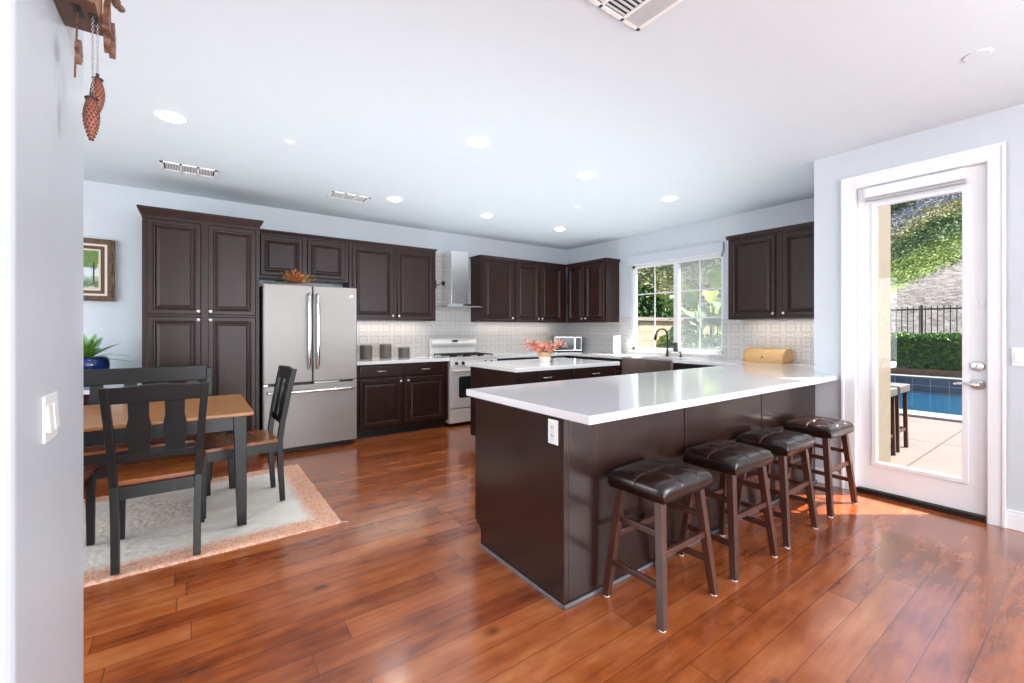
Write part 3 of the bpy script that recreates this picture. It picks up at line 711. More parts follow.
bm = NB(); z = .645; pts = [(.60, FY + .002, z), (.61, FY - .035, z), (.66, FY - .050, z), (.85, FY - .058, z), (1.20, FY - .058, z), (1.39, FY - .050, z), (1.44, FY - .035, z), (1.45, FY + .002, z)]
tube(bm, pts, 0.0175, 12); obj('handle', bm, M_chrome, fz, smooth=True)
bm = NB(); lathe(bm, [(.016, 0), (.016, .002), (.012, .003), (.001, .003)], (1.425, FY, 1.665), 24, Matrix.Rotation(R(90), 4, 'X')); obj('badge', bm, M_chrome, dr)
bm = NB(); box(bm, 1.04, 1.30, FY + .01, FY + .07, .716, .732); box(bm, .565, .60, FY + .01, FY + .07, .716, .732); box(bm, 1.45, 1.488, FY + .0, FY + .07, .716, .732); obj('hinge_trim', bm, M_steel, t)
bm = NB(); box(bm, .575, .64, FY + .02, FY + .14, 1.757, 1.778); box(bm, 1.41, 1.475, FY + .02, FY + .14, 1.757, 1.778); obj('hinge_cover', bm, M_slot, t, bevel=.003)

# range
t = thing('gas_range', 'pale steel gas range with black grates under the hood', 'stove', (3.12, 5.5, 0))
rx0, rx1, ry = 2.745, 3.492, 5.175
bm = NB(); box(bm, rx0, rx1, ry + .03, 5.845, .04, .895); obj('body', bm, M_range, t)
bm = NB(); box(bm, rx0 + .03, rx1 - .03, ry + .08, 5.8, 0, .04); obj('toe_kick', bm, M_dark, t)
bm = NB(); box(bm, rx0, rx1, ry + .005, 5.845, .896, .918); obj('cooktop', bm, M_range, t, bevel=.004)
bm = NB(); hexa(bm, [(rx0, ry - .005, .80), (rx1, ry - .005, .80), (rx1, ry + .04, .80), (rx0, ry + .04, .80), (rx0, ry + .012, .895), (rx1, ry + .012, .895), (rx1, ry + .04, .895), (rx0, ry + .04, .895)])
cp = obj('control_panel', bm, M_range, t, bevel=.003)
for x in (2.83, 2.93, 3.12, 3.29, 3.39):
    bm = NB(); lathe(bm, [(.023, 0), (.022, .012), (.017, .03), (.014, .034), (.001, .035)], (x, ry + .003, .845), 20, Matrix.Rotation(R(98), 4, 'X')); obj('knob', bm, M_black if x != 3.12 else M_range, cp, smooth=True)
bm = NB(); box(bm, rx0 + .004, rx1 - .004, ry - .005, ry + .029, .243, .793); od = obj('oven_door', bm, M_range, t, bevel=.006)
def rounded(w0, w1, h0, h1, r, top=0):
    pts = []
    for cx_, cy_, a0 in ((w1 - r, h0 + r, -90), (w1 - r, h1 - r, 0), (w0 + r, h1 - r, 90), (w0 + r, h0 + r, 180)):
        for k in range(6): a = R(a0 + 90 * k / 5); pts.append((cx_ + r * math.cos(a), cy_ + r * math.sin(a)))
    return pts
bm = NB(); prism(bm, rounded(rx0 + .12, rx1 - .12, .375, .665, .03), (0, ry - .0055, 0), (1, 0, 0), (0, 0, 1), (0, -1, 0), .002); obj('oven_window', bm, simple('oven glass', (38, 40, 42), .12), od)
bm = NB(); tube(bm, [(rx0 + .05, ry - .005, .745), (rx0 + .055, ry - .04, .747), (rx0 + .09, ry - .05, .747), (rx1 - .09, ry - .05, .747), (rx1 - .055, ry - .04, .747), (rx1 - .05, ry - .005, .745)], .012, 10); obj('handle', bm, M_range, od, smooth=True)
bm = NB(); box(bm, rx0 + .004, rx1 - .004, ry - .003, ry + .029, .045, .228); obj('storage_drawer', bm, M_range, t, bevel=.006)
bm = NB(); hexa(bm, [(rx0, 5.79, .9185), (rx1, 5.79, .9185), (rx1, 5.845, .9185), (rx0, 5.845, .9185), (rx0, 5.80, 1.04), (rx1, 5.80, 1.04), (rx1, 5.845, 1.04), (rx0, 5.845, 1.04)])
# bulged display panel
prof = []
for k in range(9):
    a = k / 8; prof.append((5.80 - .055 * math.sin(math.pi * min(1, .15 + a * .85)), 1.04 + .125 * a))
bmv = [[bm.verts.new((x, p[0], p[1])) for p in prof] + [bm.verts.new((x, 5.845, 1.165)), bm.verts.new((x, 5.845, 1.04))] for x in (rx0, rx1)]
L_ = len(bmv[0])
for k in range(L_): bm.faces.new((bmv[0][k], bmv[0][(k + 1) % L_], bmv[1][(k + 1) % L_], bmv[1][k]))
bm.faces.new(bmv[0][::-1]); bm.faces.new(bmv[1])
bgd = obj('backguard', bm, M_range, t, bevel=.003)
bm = NB(); box(bm, 3.075, 3.165, 5.738, 5.752, 1.115, 1.140); obj('display', bm, M_black, bgd)
for k in range(3):
    gx0 = rx0 + .03 + k * .232; gx1 = gx0 + .222; bm = NB(); z0, z1 = .9185, .952
    for x in (gx0, (gx0 + gx1) / 2 - .006, gx1 - .012): box(bm, x, x + .012, 5.26, 5.74, z1 - .012, z1)
    for y in (5.26, 5.38, 5.50, 5.62, 5.728): box(bm, gx0, gx1, y, y + .012, z1 - .012, z1)
    for x in (gx0, gx1 - .012):
        for y in (5.26, 5.494, 5.728): box(bm, x, x + .012, y, y + .012, z0, z1)
    obj('grate', bm, M_black, t)
for x in (2.90, 3.12, 3.34):
    for y in (5.38, 5.62):
        bm = NB(); lathe(bm, [(.045, .9185), (.045, .928), (.03, .934), (.001, .935)], (x, y, 0), 20); obj('burner', bm, M_black, t)

# hood
t = thing('range_hood', 'stainless chimney range hood above the gas range', 'range hood', (3.12, 5.7, 1.63))
bm = NB(); box(bm, 2.985, 3.262, 5.60, 5.857, 1.665, 2.43); obj('chimney', bm, simple('bright stainless steel', (.80, .79, .78), .2, .9, var=.03, scale=(40, 40, 2)), t, bevel=.002)
bm = NB(); hexa(bm, [(2.85, 5.45, 1.632), (3.395, 5.45, 1.632), (3.395, 5.857, 1.632), (2.85, 5.857, 1.632), (2.90, 5.50, 1.665), (3.34, 5.50, 1.665), (3.34, 5.857, 1.665), (2.90, 5.857, 1.665)])
obj('canopy', bm, M_chrome, t, bevel=.004)
bm = NB(); box(bm, 2.84, 3.405, 5.44, 5.857, 1.618, 1.631); obj('canopy_lip', bm, M_chrome, t, bevel=.003)
t = thing('wall_opener', 'small dark hook bracket on the side of the wall cabinet by the hood', 'hook', (2.72, 5.62, 1.95))
bm = NB(); box(bm, 2.7385, 2.748, 5.60, 5.66, 1.88, 1.99) ; obj('plate', bm, M_bronze, t, bevel=.004)
bm = NB(); tube(bm, [(2.748, 5.63, 1.93), (2.78, 5.62, 1.925), (2.81, 5.61, 1.94), (2.84, 5.605, 1.955)], .006, 8); lathe(bm, [(.03, -.012), (.034, 0), (.03, .012)], (2.855, 5.60, 1.95), 20, Matrix.Rotation(R(90), 4, 'Y')); obj('arm', bm, M_bronze, t, smooth=True)

# microwave in the corner
t = thing('microwave', 'small black and steel microwave in the far counter corner', 'microwave')
mw, mh, md = .47, .262, .33
bm = NB(); box(bm, -mw / 2, mw / 2, 0, md, .012, mh); obj('body', bm, M_steel, t, bevel=.006)
bm = NB(); box(bm, -mw / 2 + .004, mw / 2 - .125, -.02, -.001, .016, mh - .006); d = obj('door', bm, M_steel, t, bevel=.004)
bm = NB(); box(bm, -mw / 2 + .010, mw / 2 - .142, -.0225, -.0205, .028, mh - .018); obj('door_window', bm, simple('microwave glass', (30, 32, 36), .12), d)
bm = NB(); box(bm, mw / 2 - .118, mw / 2 - .004, -.02, -.001, .016, mh - .006); cp = obj('control_panel', bm, M_steel, t, bevel=.004)
bm = NB(); box(bm, mw / 2 - .108, mw / 2 - .016, -.0225, -.0205, .034, mh - .022); obj('keypad', bm, simple('keypad dark', (48, 52, 58), .3), cp)
bm = NB(); box(bm, mw / 2 - .136, mw / 2 - .124, -.048, -.036, .045, mh - .04); box(bm, mw / 2 - .136, mw / 2 - .124, -.04, -.02, .05, .065); box(bm, mw / 2 - .136, mw / 2 - .124, -.04, -.02, mh - .06, mh - .045); obj('handle', bm, M_chrome, d, bevel=.002)
bm = NB()
for x in (-.2, .2):
    for y in (.03, .3): lathe(bm, [(.012, 0), (.012, .013)], (x, y, 0), 12)
obj('foot', bm, M_black, t)
t.location = (5.15, 5.48, .918); t.rotation_euler = (0, 0, R(54.08 + 5 - 90))

# ------------------------------------------------------------------ small kitchen things
t = thing('kitchen_faucet', 'dark gooseneck kitchen faucet in front of the window', 'faucet', (5.39, 3.70, .918))
fx, fy = 5.36, 3.69
bm = NB(); lathe(bm, [(.026, .918), (.026, .93), (.018, .945), (.016, 1.0)], (fx, fy, 0), 20); obj('base', bm, M_bronze, t, smooth=False)
bm = NB(); pts = [(fx, fy, .99), (fx, fy, 1.22)]
for k in range(1, 10):
    a = math.pi * k / 9 * .92; pts.append((fx - .10 + .10 * math.cos(a), fy + .03 * (1 - math.cos(a)) * .6, 1.22 + .085 * math.sin(a)))
tube(bm, pts, .0125, 12); obj('spout', bm, M_bronze, t, smooth=True)
e = Vector(pts[-1]); bm = NB(); tube(bm, [e, e + Vector((-.012, .006, -.05)), e + Vector((-.022, .01, -.09))], [.015, .018, .02], 12); obj('spray_head', bm, M_bronze, t, smooth=True)
bm = NB(); tube(bm, [(fx, fy - .015, .98), (fx, fy - .05, .985), (fx - .01, fy - .10, .995)], [.009, .008, .006], 8); obj('lever', bm, M_nickel, t, smooth=True)
t = thing('soap_dispenser', 'small dark soap dispenser pump beside the faucet', 'soap dispenser', (5.37, 3.49, .918))
bm = NB(); lathe(bm, [(.018, .918), (.018, .935), (.012, .94), (.011, .965)], (5.37, 3.49, 0), 16); obj('base', bm, M_bronze, t)
bm = NB(); tube(bm, [(5.37, 3.49, .965), (5.37, 3.49, .985), (5.33, 3.492, .985)], .007, 8); obj('nozzle', bm, M_bronze, t, smooth=True)
bm = NB(); prism(bm, rounded(-.028, .028, 0, .13, .01), (5.50, 3.665, WZ0 + .012), (0, 1, 0), (0, 0, 1), (1, 0, 0), .04)
setp(obj('sill_speaker', bm, simple('charcoal plastic', (62, 62, 64), .6), base=(5.52, 3.665, WZ0 + .012), bevel=.004), 'small charcoal box standing on the kitchen window sill', 'box')
t = thing('paper_towel_roll', 'white paper towel roll standing on the counter left of the window', 'paper towel', (5.30, 4.545, .918))
bm = NB(); lathe(bm, [(.07, .918), (.07, .926), (.06, .93)], (5.30, 4.545, 0), 28); obj('base', bm, M_steel, t)
bm = NB(); lathe(bm, [(.02, .9305), (.058, .9305), (.058, 1.20), (.02, 1.20)], (5.30, 4.545, 0), 32); obj('roll', bm, simple('paper', (244, 244, 244), .9), t)

# bread box: faces -X
t = thing('bread_box', 'bamboo roll-top bread box on the counter right of the window', 'bread box', (5.34, 2.40, .918))
by_0, by_1, bx_0, bx_1 = 2.14, 2.57, 5.20, 5.455
def breadprof(inset=0):
    p = [(bx_1 - inset, .930), (bx_1 - inset, 1.078 - inset)]
    cx_, cz_, rr = bx_0 + .150, .930 + 0, .148 - inset
    for k in range(13):
        a = R(90 + 90 * k / 12); p.append((cx_ + .0 + rr * math.cos(a), cz_ + rr * math.sin(a)))
    return p
for y0, y1 in ((by_0, by_0 + .014), (by_1 - .014, by_1)):
    bm = NB(); prism(bm, breadprof(), (0, y0, 0), (1, 0, 0), (0, 0, 1), (0, 1, 0), y1 - y0); obj('side_panel', bm, M_bread, t, bevel=.002)
bm = NB(); prism(bm, breadprof(.008), (0, by_0 + .0145, 0), (1, 0, 0), (0, 0, 1), (0, 1, 0), by_1 - by_0 - .029); obj('lid', bm, wood('bamboo slats', (196, 148, 90), (226, 184, 124), .3, (1, 1, 40), 2, .3), t)
bm = NB(); box(bm, bx_0, bx_1, by_0, by_1, .918, .929); obj('base', bm, M_bread, t, bevel=.002)
bm = NB(); lathe(bm, [(.006, 0), (.009, .01), (.007, .018), (.001, .02)], (bx_0 + .02, 2.36, .985), 14, Matrix.Rotation(R(-90), 4, 'Y')); obj('knob', bm, M_bronze, t, smooth=True)
bm = NB(); box(bm, bx_0 + .15, bx_0 + .20, 2.30, 2.42, 1.0795, 1.088); obj('top_rail', bm, M_bread, t, bevel=.002)

M_can = simple('taupe woven canister', (98, 92, 84), .55, var=.15, scale=(3, 3, 60), bumps=.3, bscale=150)
for x, y, h, r, lab in ((1.775, 5.63, .185, .076, 'taupe ribbed canister nearest the fridge, left one of three'), (2.035, 5.65, .19, .076, 'taupe ribbed canister in the middle of three beside the backsplash'), (2.29, 5.65, .14, .076, 'shortest taupe canister, nearest the range')):
    t = thing('canister', lab, 'canister', (x, y, .918), 'kitchen canisters')
    bm = NB(); lathe(bm, [(r * .95, 0), (r, .006), (r, h * .86), (r * .98, h * .87)], (x, y, .918), 32); obj('body', bm, M_can, t, smooth=False)
    bm = NB(); lathe(bm, [(r * .99, h * .875), (r * 1.01, h * .88), (r * 1.01, h * .96), (r * .8, h), (.001, h)], (x, y, .918), 32); obj('lid', bm, simple('canister lid', (120, 112, 102), .5), t)

# flower pot on the island
t = thing('flower_pot', 'white pot of coral flowers on the island', 'flower pot', (3.33, 3.94, .918))
c = (3.33, 3.94, .918)
bm = NB(); lathe(bm, [(.058, 0), (.062, .004), (.078, .105), (.081, .11), (.074, .11), (.068, .09), (.001, .09)], c, 36)
pot = obj('pot', bm, simple('white ceramic', (228, 222, 214), .4), t, smooth=False)
bm = NB(); lathe(bm, [(.0745, .062), (.0775, .066), (.0825, .1095), (.081, .1125), (.078, .111)], c, 36); obj('woven_band', bm, simple('tan woven rim', (196, 160, 120), .8, bumps=.4), pot)
bms = NB(); bmf = NB(); bmd = NB()
random.seed(3)
for i in range(46):
    a = random.uniform(0, 2 * math.pi); el = random.uniform(.25, 1.2)
    # widest along the view's lateral direction
    d = Vector((math.cos(a), math.sin(a), 0)); lat = Vector((.81, -.587, 0)); d = (d + lat * d.dot(lat) * 1.2) * .62
    L = random.uniform(.09, .19); p0 = Vector(c) + Vector((0, 0, .09)); p1 = p0 + d * L * .45 + Vector((0, 0, L * .45)); p2 = p1 + d * L * .75 * math.cos(el) + Vector((0, 0, L * .55 * math.sin(el)))
    tube(bms, [p0, p1, p2], .0018, 5)
    for j in range(9):
        q = p1.lerp(p2, random.uniform(.1, 1.1)) + Vector([random.uniform(-.012, .012) for _ in range(3)])
        dd = Vector([random.gauss(0, 1) for _ in range(3)]).normalized() + d * .5; dd.normalize(); s = dd.cross(Vector((.3, .2, 1))).normalized(); ln = random.uniform(.030, .056); wd = ln * .33
        nrm = dd.cross(s) * .006
        tgt = bmf if random.random() < .6 else bmd
        vs = [tgt.verts.new(v) for v in (q, q + dd * ln * .5 + s * wd + nrm, q + dd * ln, q + dd * ln * .5 - s * wd + nrm)]
        tgt.faces.new((vs[0], vs[1], vs[2])); tgt.faces.new((vs[0], vs[2], vs[3]))
st = obj('stems', bms, simple('stem brown', (150, 92, 70), .7), t)
obj('blossoms', bmf, simple('coral petals', (250, 190, 166), .6, var=.12, scale=(60, 60, 60)), t)
obj('dark_blossoms', bmd, simple('salmon petals', (232, 138, 116), .6, var=.15, scale=(60, 60, 60)), t)

# dried flowers on the fridge
t = thing('dried_flowers', 'autumn spray of dried flowers lying on top of the fridge', 'dried flowers', (.86, 5.42, 1.775))
def spray(bm, c, n, rx, rz, ln, lat=(.81, -.587, 0)):
    for i in range(n):
        q = Vector(c) + Vector(lat) * random.gauss(0, rx) + Vector((0, 0, abs(random.gauss(0, rz))))
        q.z = max(q.z, c[2] + .006)
        dd = Vector([random.gauss(0, 1) for _ in range(3)]); dd.z = abs(dd.z); dd.normalize(); s = dd.cross(Vector((.3, .2, 1))).normalized(); l = ln * random.uniform(.7, 1.3)
        vs = [bm.verts.new(v) for v in (q, q + dd * l * .5 + s * l * .25, q + dd * l, q + dd * l * .5 - s * l * .25)]
        bm.faces.new((vs[0], vs[1], vs[2])); bm.faces.new((vs[0], vs[2], vs[3]))
dz = 1.782
random.seed(11)
bm = NB(); spray(bm, (.865, 5.14, dz), 190, .055, .055, .055); obj('blossoms', bm, simple('rust blossoms', (176, 112, 62), .7, var=.35, scale=(40, 40, 40)), t)
bm = NB(); spray(bm, (.91, 5.15, dz), 80, .055, .05, .055); obj('golden_leaves', bm, simple('golden leaves', (190, 168, 96), .7, var=.3, scale=(40, 40, 40)), t)
bm = NB()
for k in range(16):
    a = random.uniform(-.25, .35); d = Vector((-.81, .587, 0)) * (1 if k < 11 else -.8); q = Vector((.82 if k < 11 else .92, 5.15, dz + .01 + random.uniform(0, .02)))
    d = (d + Vector((random.uniform(-.2, .2), random.uniform(-.3, .3), random.uniform(-.02, .35)))).normalized(); L = random.uniform(.12, .24); s = Vector((0, 0, 1)).cross(d).normalized()
    pr = None
    for j in range(6):
        f_ = j / 5; p = q + d * L * f_ + Vector((0, 0, -.03 * f_ * f_)); p.z = max(p.z, dz); w_ = .010 * math.sin(math.pi * (f_ * .9 + .08)) + .001
        cur = (bm.verts.new(p - s * w_), bm.verts.new(p + s * w_))
        if pr: bm.faces.new((pr[0], pr[1], cur[1], cur[0]))
        pr = cur
obj('long_leaves', bm, simple('sage leaves', (96, 100, 66), .7, var=.3, scale=(30, 30, 30)), t)

# ------------------------------------------------------------------ stools
def make_stool():
    r = thing('bar_stool', '', 'stool', (0, 0, 0), 'tufted bar stools')
    fx_, fy_, tx, ty, zt = .2125, .155, .155, .105, .545
    for sx in (-1, 1):
        for sy in (-1, 1):
            bm = NB(); leg(bm, sx * fx_, sy * fy_, .006, sx * tx, sy * ty, zt, .034, .038); l = obj('leg', bm, M_stoolwood, r, bevel=.002)
            bm = NB(); lathe(bm, [(.015, 0), (.016, .0058)], (sx * fx_, sy * fy_, 0), 14); obj('glide', bm, M_plastic, l)
    at = lambda z: (fx_ + (tx - fx_) * z / zt, fy_ + (ty - fy_) * z / zt)
    for z in (.17, .385):
        a, b = at(z)
        for sx in (-1, 1):
            bm = NB(); box(bm, sx * a - .009, sx * a + .009, -b + .014, b - .014, z - .014, z + .014); obj('rung', bm, M_stoolwood, r, bevel=.002)
    a, b = at(.30)
    for sy in (-1, 1):
        bm = NB(); box(bm, -a + .014, a - .014, sy * b - .009, sy * b + .009, .286, .314); obj('rung', bm, M_stoolwood, r, bevel=.002)
    bm = NB(); box(bm, -.165, .165, -.115, .115, .520, .546); obj('seat_frame', bm, M_stoolwood, r, bevel=.002)
    # cushion
    bm = NB(); W, D = .208, .160; nx, ny = 110, 84; zb, zm = .542, .616
    def top(x, y):
        u, v = abs(x) / W, abs(y) / D
        e = (max(0, 1 - u ** 9)) ** .33 * (max(0, 1 - v ** 9)) ** .33
        dome = .014 * (1 - u * u) * (1 - v * v)
        g = 0
        for gx in (-.070, .070): g += .006 * math.exp(-((x - gx) / .0055) ** 2)
        g += .006 * math.exp(-(y / .0055) ** 2)
        for gx in (-.070, .070): g += .013 * math.exp(-(((x - gx) ** 2 + y * y) / .0006))
        return zb + .024 + (zm - zb - .024) * e + (dome - g) * e
    grid = [[None] * (ny + 1) for _ in range(nx + 1)]
    for i in range(nx + 1):
        for j in range(ny + 1):
            a_ = math.sin((i / nx - .5) * math.pi) ; b_ = math.sin((j / ny - .5) * math.pi)
            x = W * a_; y = D * b_
            # rounded corners
            kx = 1 - .03 * (abs(b_) ** 6); ky = 1 - .03 * (abs(a_) ** 6)
            grid[i][j] = bm.verts.new((x * kx, y * ky, top(x * .999, y * .999)))
    for i in range(nx):
        for j in range(ny): bm.faces.new((grid[i][j], grid[i + 1][j], grid[i + 1][j + 1], grid[i][j + 1]))
    rim = [grid[i][0] for i in range(nx)] + [grid[nx][j] for j in range(ny)] + [grid[i][ny] for i in range(nx, 0, -1)] + [grid[0][j] for j in range(ny, 0, -1)]
    low = [bm.verts.new((v.co.x * .985, v.co.y * .985, zb - .006)) for v in rim]; low2 = [bm.verts.new((v.co.x * .9, v.co.y * .9, zb - .008)) for v in rim]
    for k in range(len(rim)):
        m = (k + 1) % len(rim); bm.faces.new((rim[k], low[k], low[m], rim[m])); bm.faces.new((low[k], low2[k], low2[m], low[m]))
    bm.faces.new(low2)
    cu = obj('cushion', bm, M_leather, r, smooth=True)
    bm = NB()
    for gx in (-.070, .070): tube(bm, [(gx, D * .985 * math.sin(k / 24 * math.pi / 2), top(gx, D * .985 * math.sin(k / 24 * math.pi / 2)) + .0006) for k in range(-24, 25)], .0016, 6)
    tube(bm, [(W * .985 * math.sin(k / 28 * math.pi / 2), 0, top(W * .985 * math.sin(k / 28 * math.pi / 2), 0) + .0006) for k in range(-28, 29)], .0016, 6)
    obj('seam', bm, M_seam, cu, smooth=True)
    for gx in (-.070, .070):
        bm = NB(); blob(bm, (gx, 0, top(gx, 0) + .004), .0095, 2, 0, (1, 1, .55)); obj('button', bm, M_leather, cu, smooth=True)
    return r
stool = make_stool()
SL = [(1.84, 1.306, 1.0, 'tufted dark leather bar stool nearest the camera, at the left end of the peninsula'),
      (2.475, 1.307, -1.5, 'tufted dark leather bar stool second from the near end of the peninsula'),
      (3.065, 1.306, .5, 'tufted dark leather bar stool third along, next to the one by the patio door'),
      (3.78, 1.307, -2, 'sunlit tufted bar stool closest to the patio door')]
for i, (x, y, a, lab) in enumerate(SL):
    o = stool if i == 0 else copy_tree(stool)
    o.location = (x, y, 0); o.rotation_euler = (0, 0, R(a)); o['label'] = lab

# ------------------------------------------------------------------ dining set
def slat_shape(x, w, z0, z1):
    """fiddle-waisted slat outline"""
    L = []; Rr = []; n = 14
    for k in range(n + 1):
        f_ = k / n; ww = w / 2 * (1 + .10 * math.cos(2 * math.pi * f_ * 1.0 + math.pi) - .14 * math.exp(-((f_ - .70) / .13) ** 2))
        z = z0 + (z1 - z0) * f_; L.append((x - ww, z)); Rr.append((x + ww, z))
    return Rr + L[::-1]
def back_y(z, z0=.46, rake=.095, y0=-.235, H=1.0): return y0 - (0 if z < z0 else rake * ((z - z0) / (H - z0)) ** 1.2)
def prism_bent(bm, poly, yf, th):
    """polygon (x,z) with y from yf(z); thickness th"""
    a = [bm.verts.new((p[0], yf(p[1]) - th / 2, p[1])) for p in poly]; b = [bm.verts.new((p[0], yf(p[1]) + th / 2, p[1])) for p in poly]
    n = len(poly) // 2
    m = len(poly)
    # strips between matching sides
    for k in range(n - 1):
        i, j = k, m - 1 - k
        bm.faces.new((a[i], a[i + 1], a[j - 1], a[j])); bm.faces.new((b[j], b[j - 1], b[i + 1], b[i]))
    for k in range(m):
        l = (k + 1) % m; bm.faces.new((a[l], a[k], b[k], b[l]))
def seat_mesh(w0, w1, d0, d1, z, th, sad=.006):
    bm = NB(); nx, ny = 16, 14; top = []; bot = []
    for i in range(nx + 1):
        rt, rb = [], []
        for j in range(ny + 1):
            v = j / ny; y = d0 + (d1 - d0) * v; w = w0 + (w1 - w0) * v; x = w * (i / nx - .5)
            if v > .9: x *= 1 - .04 * ((v - .9) / .1) ** 2
            dish = sad * (1 - (2 * abs(i / nx - .5)) ** 2) * math.sin(math.pi * min(1, v * 1.05)) if v < .95 else 0
            rt.append(bm.verts.new((x, y, z - dish))); rb.append(bm.verts.new((x, y, z - th)))
        top.append(rt); bot.append(rb)
    for i in range(nx):
        for j in range(ny):
            bm.faces.new((top[i][j], top[i + 1][j], top[i + 1][j + 1], top[i][j + 1])); bm.faces.new((bot[i][j], bot[i][j + 1], bot[i + 1][j + 1], bot[i + 1][j]))
    for i in range(nx): bm.faces.new((top[i][0], bot[i][0], bot[i + 1][0], top[i + 1][0])); bm.faces.new((top[i][ny], top[i + 1][ny], bot[i + 1][ny], bot[i][ny]))
    for j in range(ny): bm.faces.new((top[0][j], top[0][j + 1], bot[0][j + 1], bot[0][j])); bm.faces.new((top[nx][j], bot[nx][j], bot[nx][j + 1], top[nx][j + 1]))
    return bm
def crest(bm, x0, x1, yf, zb, zt, wave, th=.024, n=24):
    poly_t, poly_b = [], []
    for k in range(n + 1):
        f_ = k / n; x = x0 + (x1 - x0) * f_
        poly_t.append((x, zt + wave * (.5 - .5 * math.cos(2 * math.pi * f_)) ** 1.5)); poly_b.append((x, zb - wave * .2 * (.5 - .5 * math.cos(2 * math.pi * f_))))
    V = [[bm.verts.new((p[0], yf(p[1]) + s * th / 2, p[1])) for p in pl] for pl in (poly_t, poly_b) for s in (-1, 1)]
    tf, tb, bf, bb = V
    for k in range(n):
        bm.faces.new((tf[k], tf[k + 1], bf[k + 1], bf[k])); bm.faces.new((tb[k + 1], tb[k], bb[k], bb[k + 1])); bm.faces.new((tf[k], tb[k], tb[k + 1], tf[k + 1])); bm.faces.new((bf[k], bf[k + 1], bb[k + 1], bb[k]))
    bm.faces.new((tf[0], bf[0], bb[0], tb[0])); bm.faces.new((tf[n], tb[n], bb[n], bf[n]))
def make_chair():
    r = thing('dining_chair', '', 'chair', (0, 0, 0), 'black dining chairs')
    H = .990; W = .205
    for s in (-1, 1):
        bm = NB(); xo = lambda z: s * (W - .032 + .040 * z * z)
        # rear leg + post: chain of segments
        zs = [(0, -.255), (.25, -.240), (.45, -.235), (.60, back_y(.60)), (.80, back_y(.80)), (H - .01, back_y(H - .01))]
        ring = [[bm.verts.new((xo(z) + a * .018, y + b * (.019 if z > .1 else .017), z)) for a, b in ((-1, -1), (1, -1), (1, 1), (-1, 1))] for z, y in zs]
        for p, q in zip(ring, ring[1:]):
            for k in range(4): bm.faces.new((p[k], p[(k + 1) % 4], q[(k + 1) % 4], q[k]))
        bm.faces.new(ring[0][::-1]); bm.faces.new(ring[-1])
        obj('rear_post', bm, M_blackwood, r, bevel=.003)
        bm = NB(); leg(bm, s * .200, .235, 0, s * .198, .235, .440, .034, .044); obj('leg', bm, M_blackwood, r, bevel=.003)
    obj('seat', seat_mesh(.405, .455, -.222, .262, .470, .026), M_seatwood, r, bevel=.005)
    bm = NB(); box(bm, -.178, .178, .222, .246, .376, .4425); box(bm, -.168, .168, -.247, -.225, .376, .4425)
    for s in (-1, 1): hexa(bm, [(s * .187 - .01, -.22, .376), (s * .187 + .01, -.22, .376), (s * .197 + .01, .215, .376), (s * .197 - .01, .215, .376), (s * .187 - .01, -.22, .4425), (s * .187 + .01, -.22, .4425), (s * .197 + .01, .215, .4425), (s * .197 - .01, .215, .4425)])
    obj('apron', bm, M_blackwood, r, bevel=.002)
    bm = NB(); crest(bm, -.196, .196, back_y, .893, .978, .010); obj('top_rail', bm, M_blackwood, r, bevel=.003)
    bm = NB(); crest(bm, -.178, .178, back_y, .572, .612, 0, .020); obj('lower_rail', bm, M_blackwood, r, bevel=.002)
    for x in (-.076, .076):
        bm = NB(); prism_bent(bm, slat_shape(x, .096, .605, .902), back_y, .012); obj('slat', bm, M_blackwood, r)
    return r
chair = make_chair()
CL = [(-.164, 3.325, 0, 'black dining chair with oak seat, its back to the camera'),
      (-.700, 3.335, 0, 'black dining chair mostly hidden behind the left wall'),
      (.268, 3.825, 90 + 3, 'black dining chair at the table end, facing the left, near the fridge')]
for i, (x, y, a, lab) in enumerate(CL):
    o = chair if i == 0 else copy_tree(chair)
    o.location = (x, y, .019); o.rotation_euler = (0, 0, R(a)); o['label'] = lab
# bench with a back, far side of the table
t = thing('dining_bench', 'long black bench with slatted back on the far side of the table', 'bench', (-.5, 4.3, .019))
bz = .019
def byk(z): return 4.50 + (0 if z < .46 else .055 * ((z - .46) / .53) ** 1.2)
for x in (.10, -1.14):
    bm = NB(); zs = [(bz, 4.52), (.25, 4.505), (.45, 4.50), (.60, byk(.6)), (.80, byk(.8)), (.968, byk(.968))]
    ring = [[bm.verts.new((x + a * .019, y + b * .019, z)) for a, b in ((-1, -1), (1, -1), (1, 1), (-1, 1))] for z, y in zs]
    for p, q in zip(ring, ring[1:]):
        for k in range(4): bm.faces.new((p[k], p[(k + 1) % 4], q[(k + 1) % 4], q[k]))
    bm.faces.new(ring[0][::-1]); bm.faces.new(ring[-1]); obj('rear_post', bm, M_blackwood, t, bevel=.003)
    bm = NB(); leg(bm, x - .02 * (1 if x > 0 else -1) - .0, 4.10, bz, x - .02 * (1 if x > 0 else -1), 4.10, .445, .036, .044); obj('leg', bm, M_blackwood, t, bevel=.003)
bm = NB(); box(bm, -1.17, .13, 4.06, 4.478, .446, .472); obj('seat', bm, M_seatwood, t, bevel=.006)
bm = NB(); box(bm, -1.10, .06, 4.09, 4.112, .37, .4455); box(bm, -1.10, .06, 4.46, 4.478, .37, .4455); obj('apron', bm, M_blackwood, t, bevel=.002)
bm = NB(); box(bm, -1.121, .081, 4.530, 4.560, .872, .993); obj('top_rail', bm, M_blackwood, t, bevel=.005)
bm = NB(); box(bm, -1.121, .081, 4.497, 4.519, .575, .615); obj('lower_rail', bm, M_blackwood, t, bevel=.003)
for k in range(6):
    bm = NB(); prism_bent(bm, slat_shape(-.015 - .1945 * k - .005, .086, .61, .87), byk, .012); obj('slat', bm, M_blackwood, t)
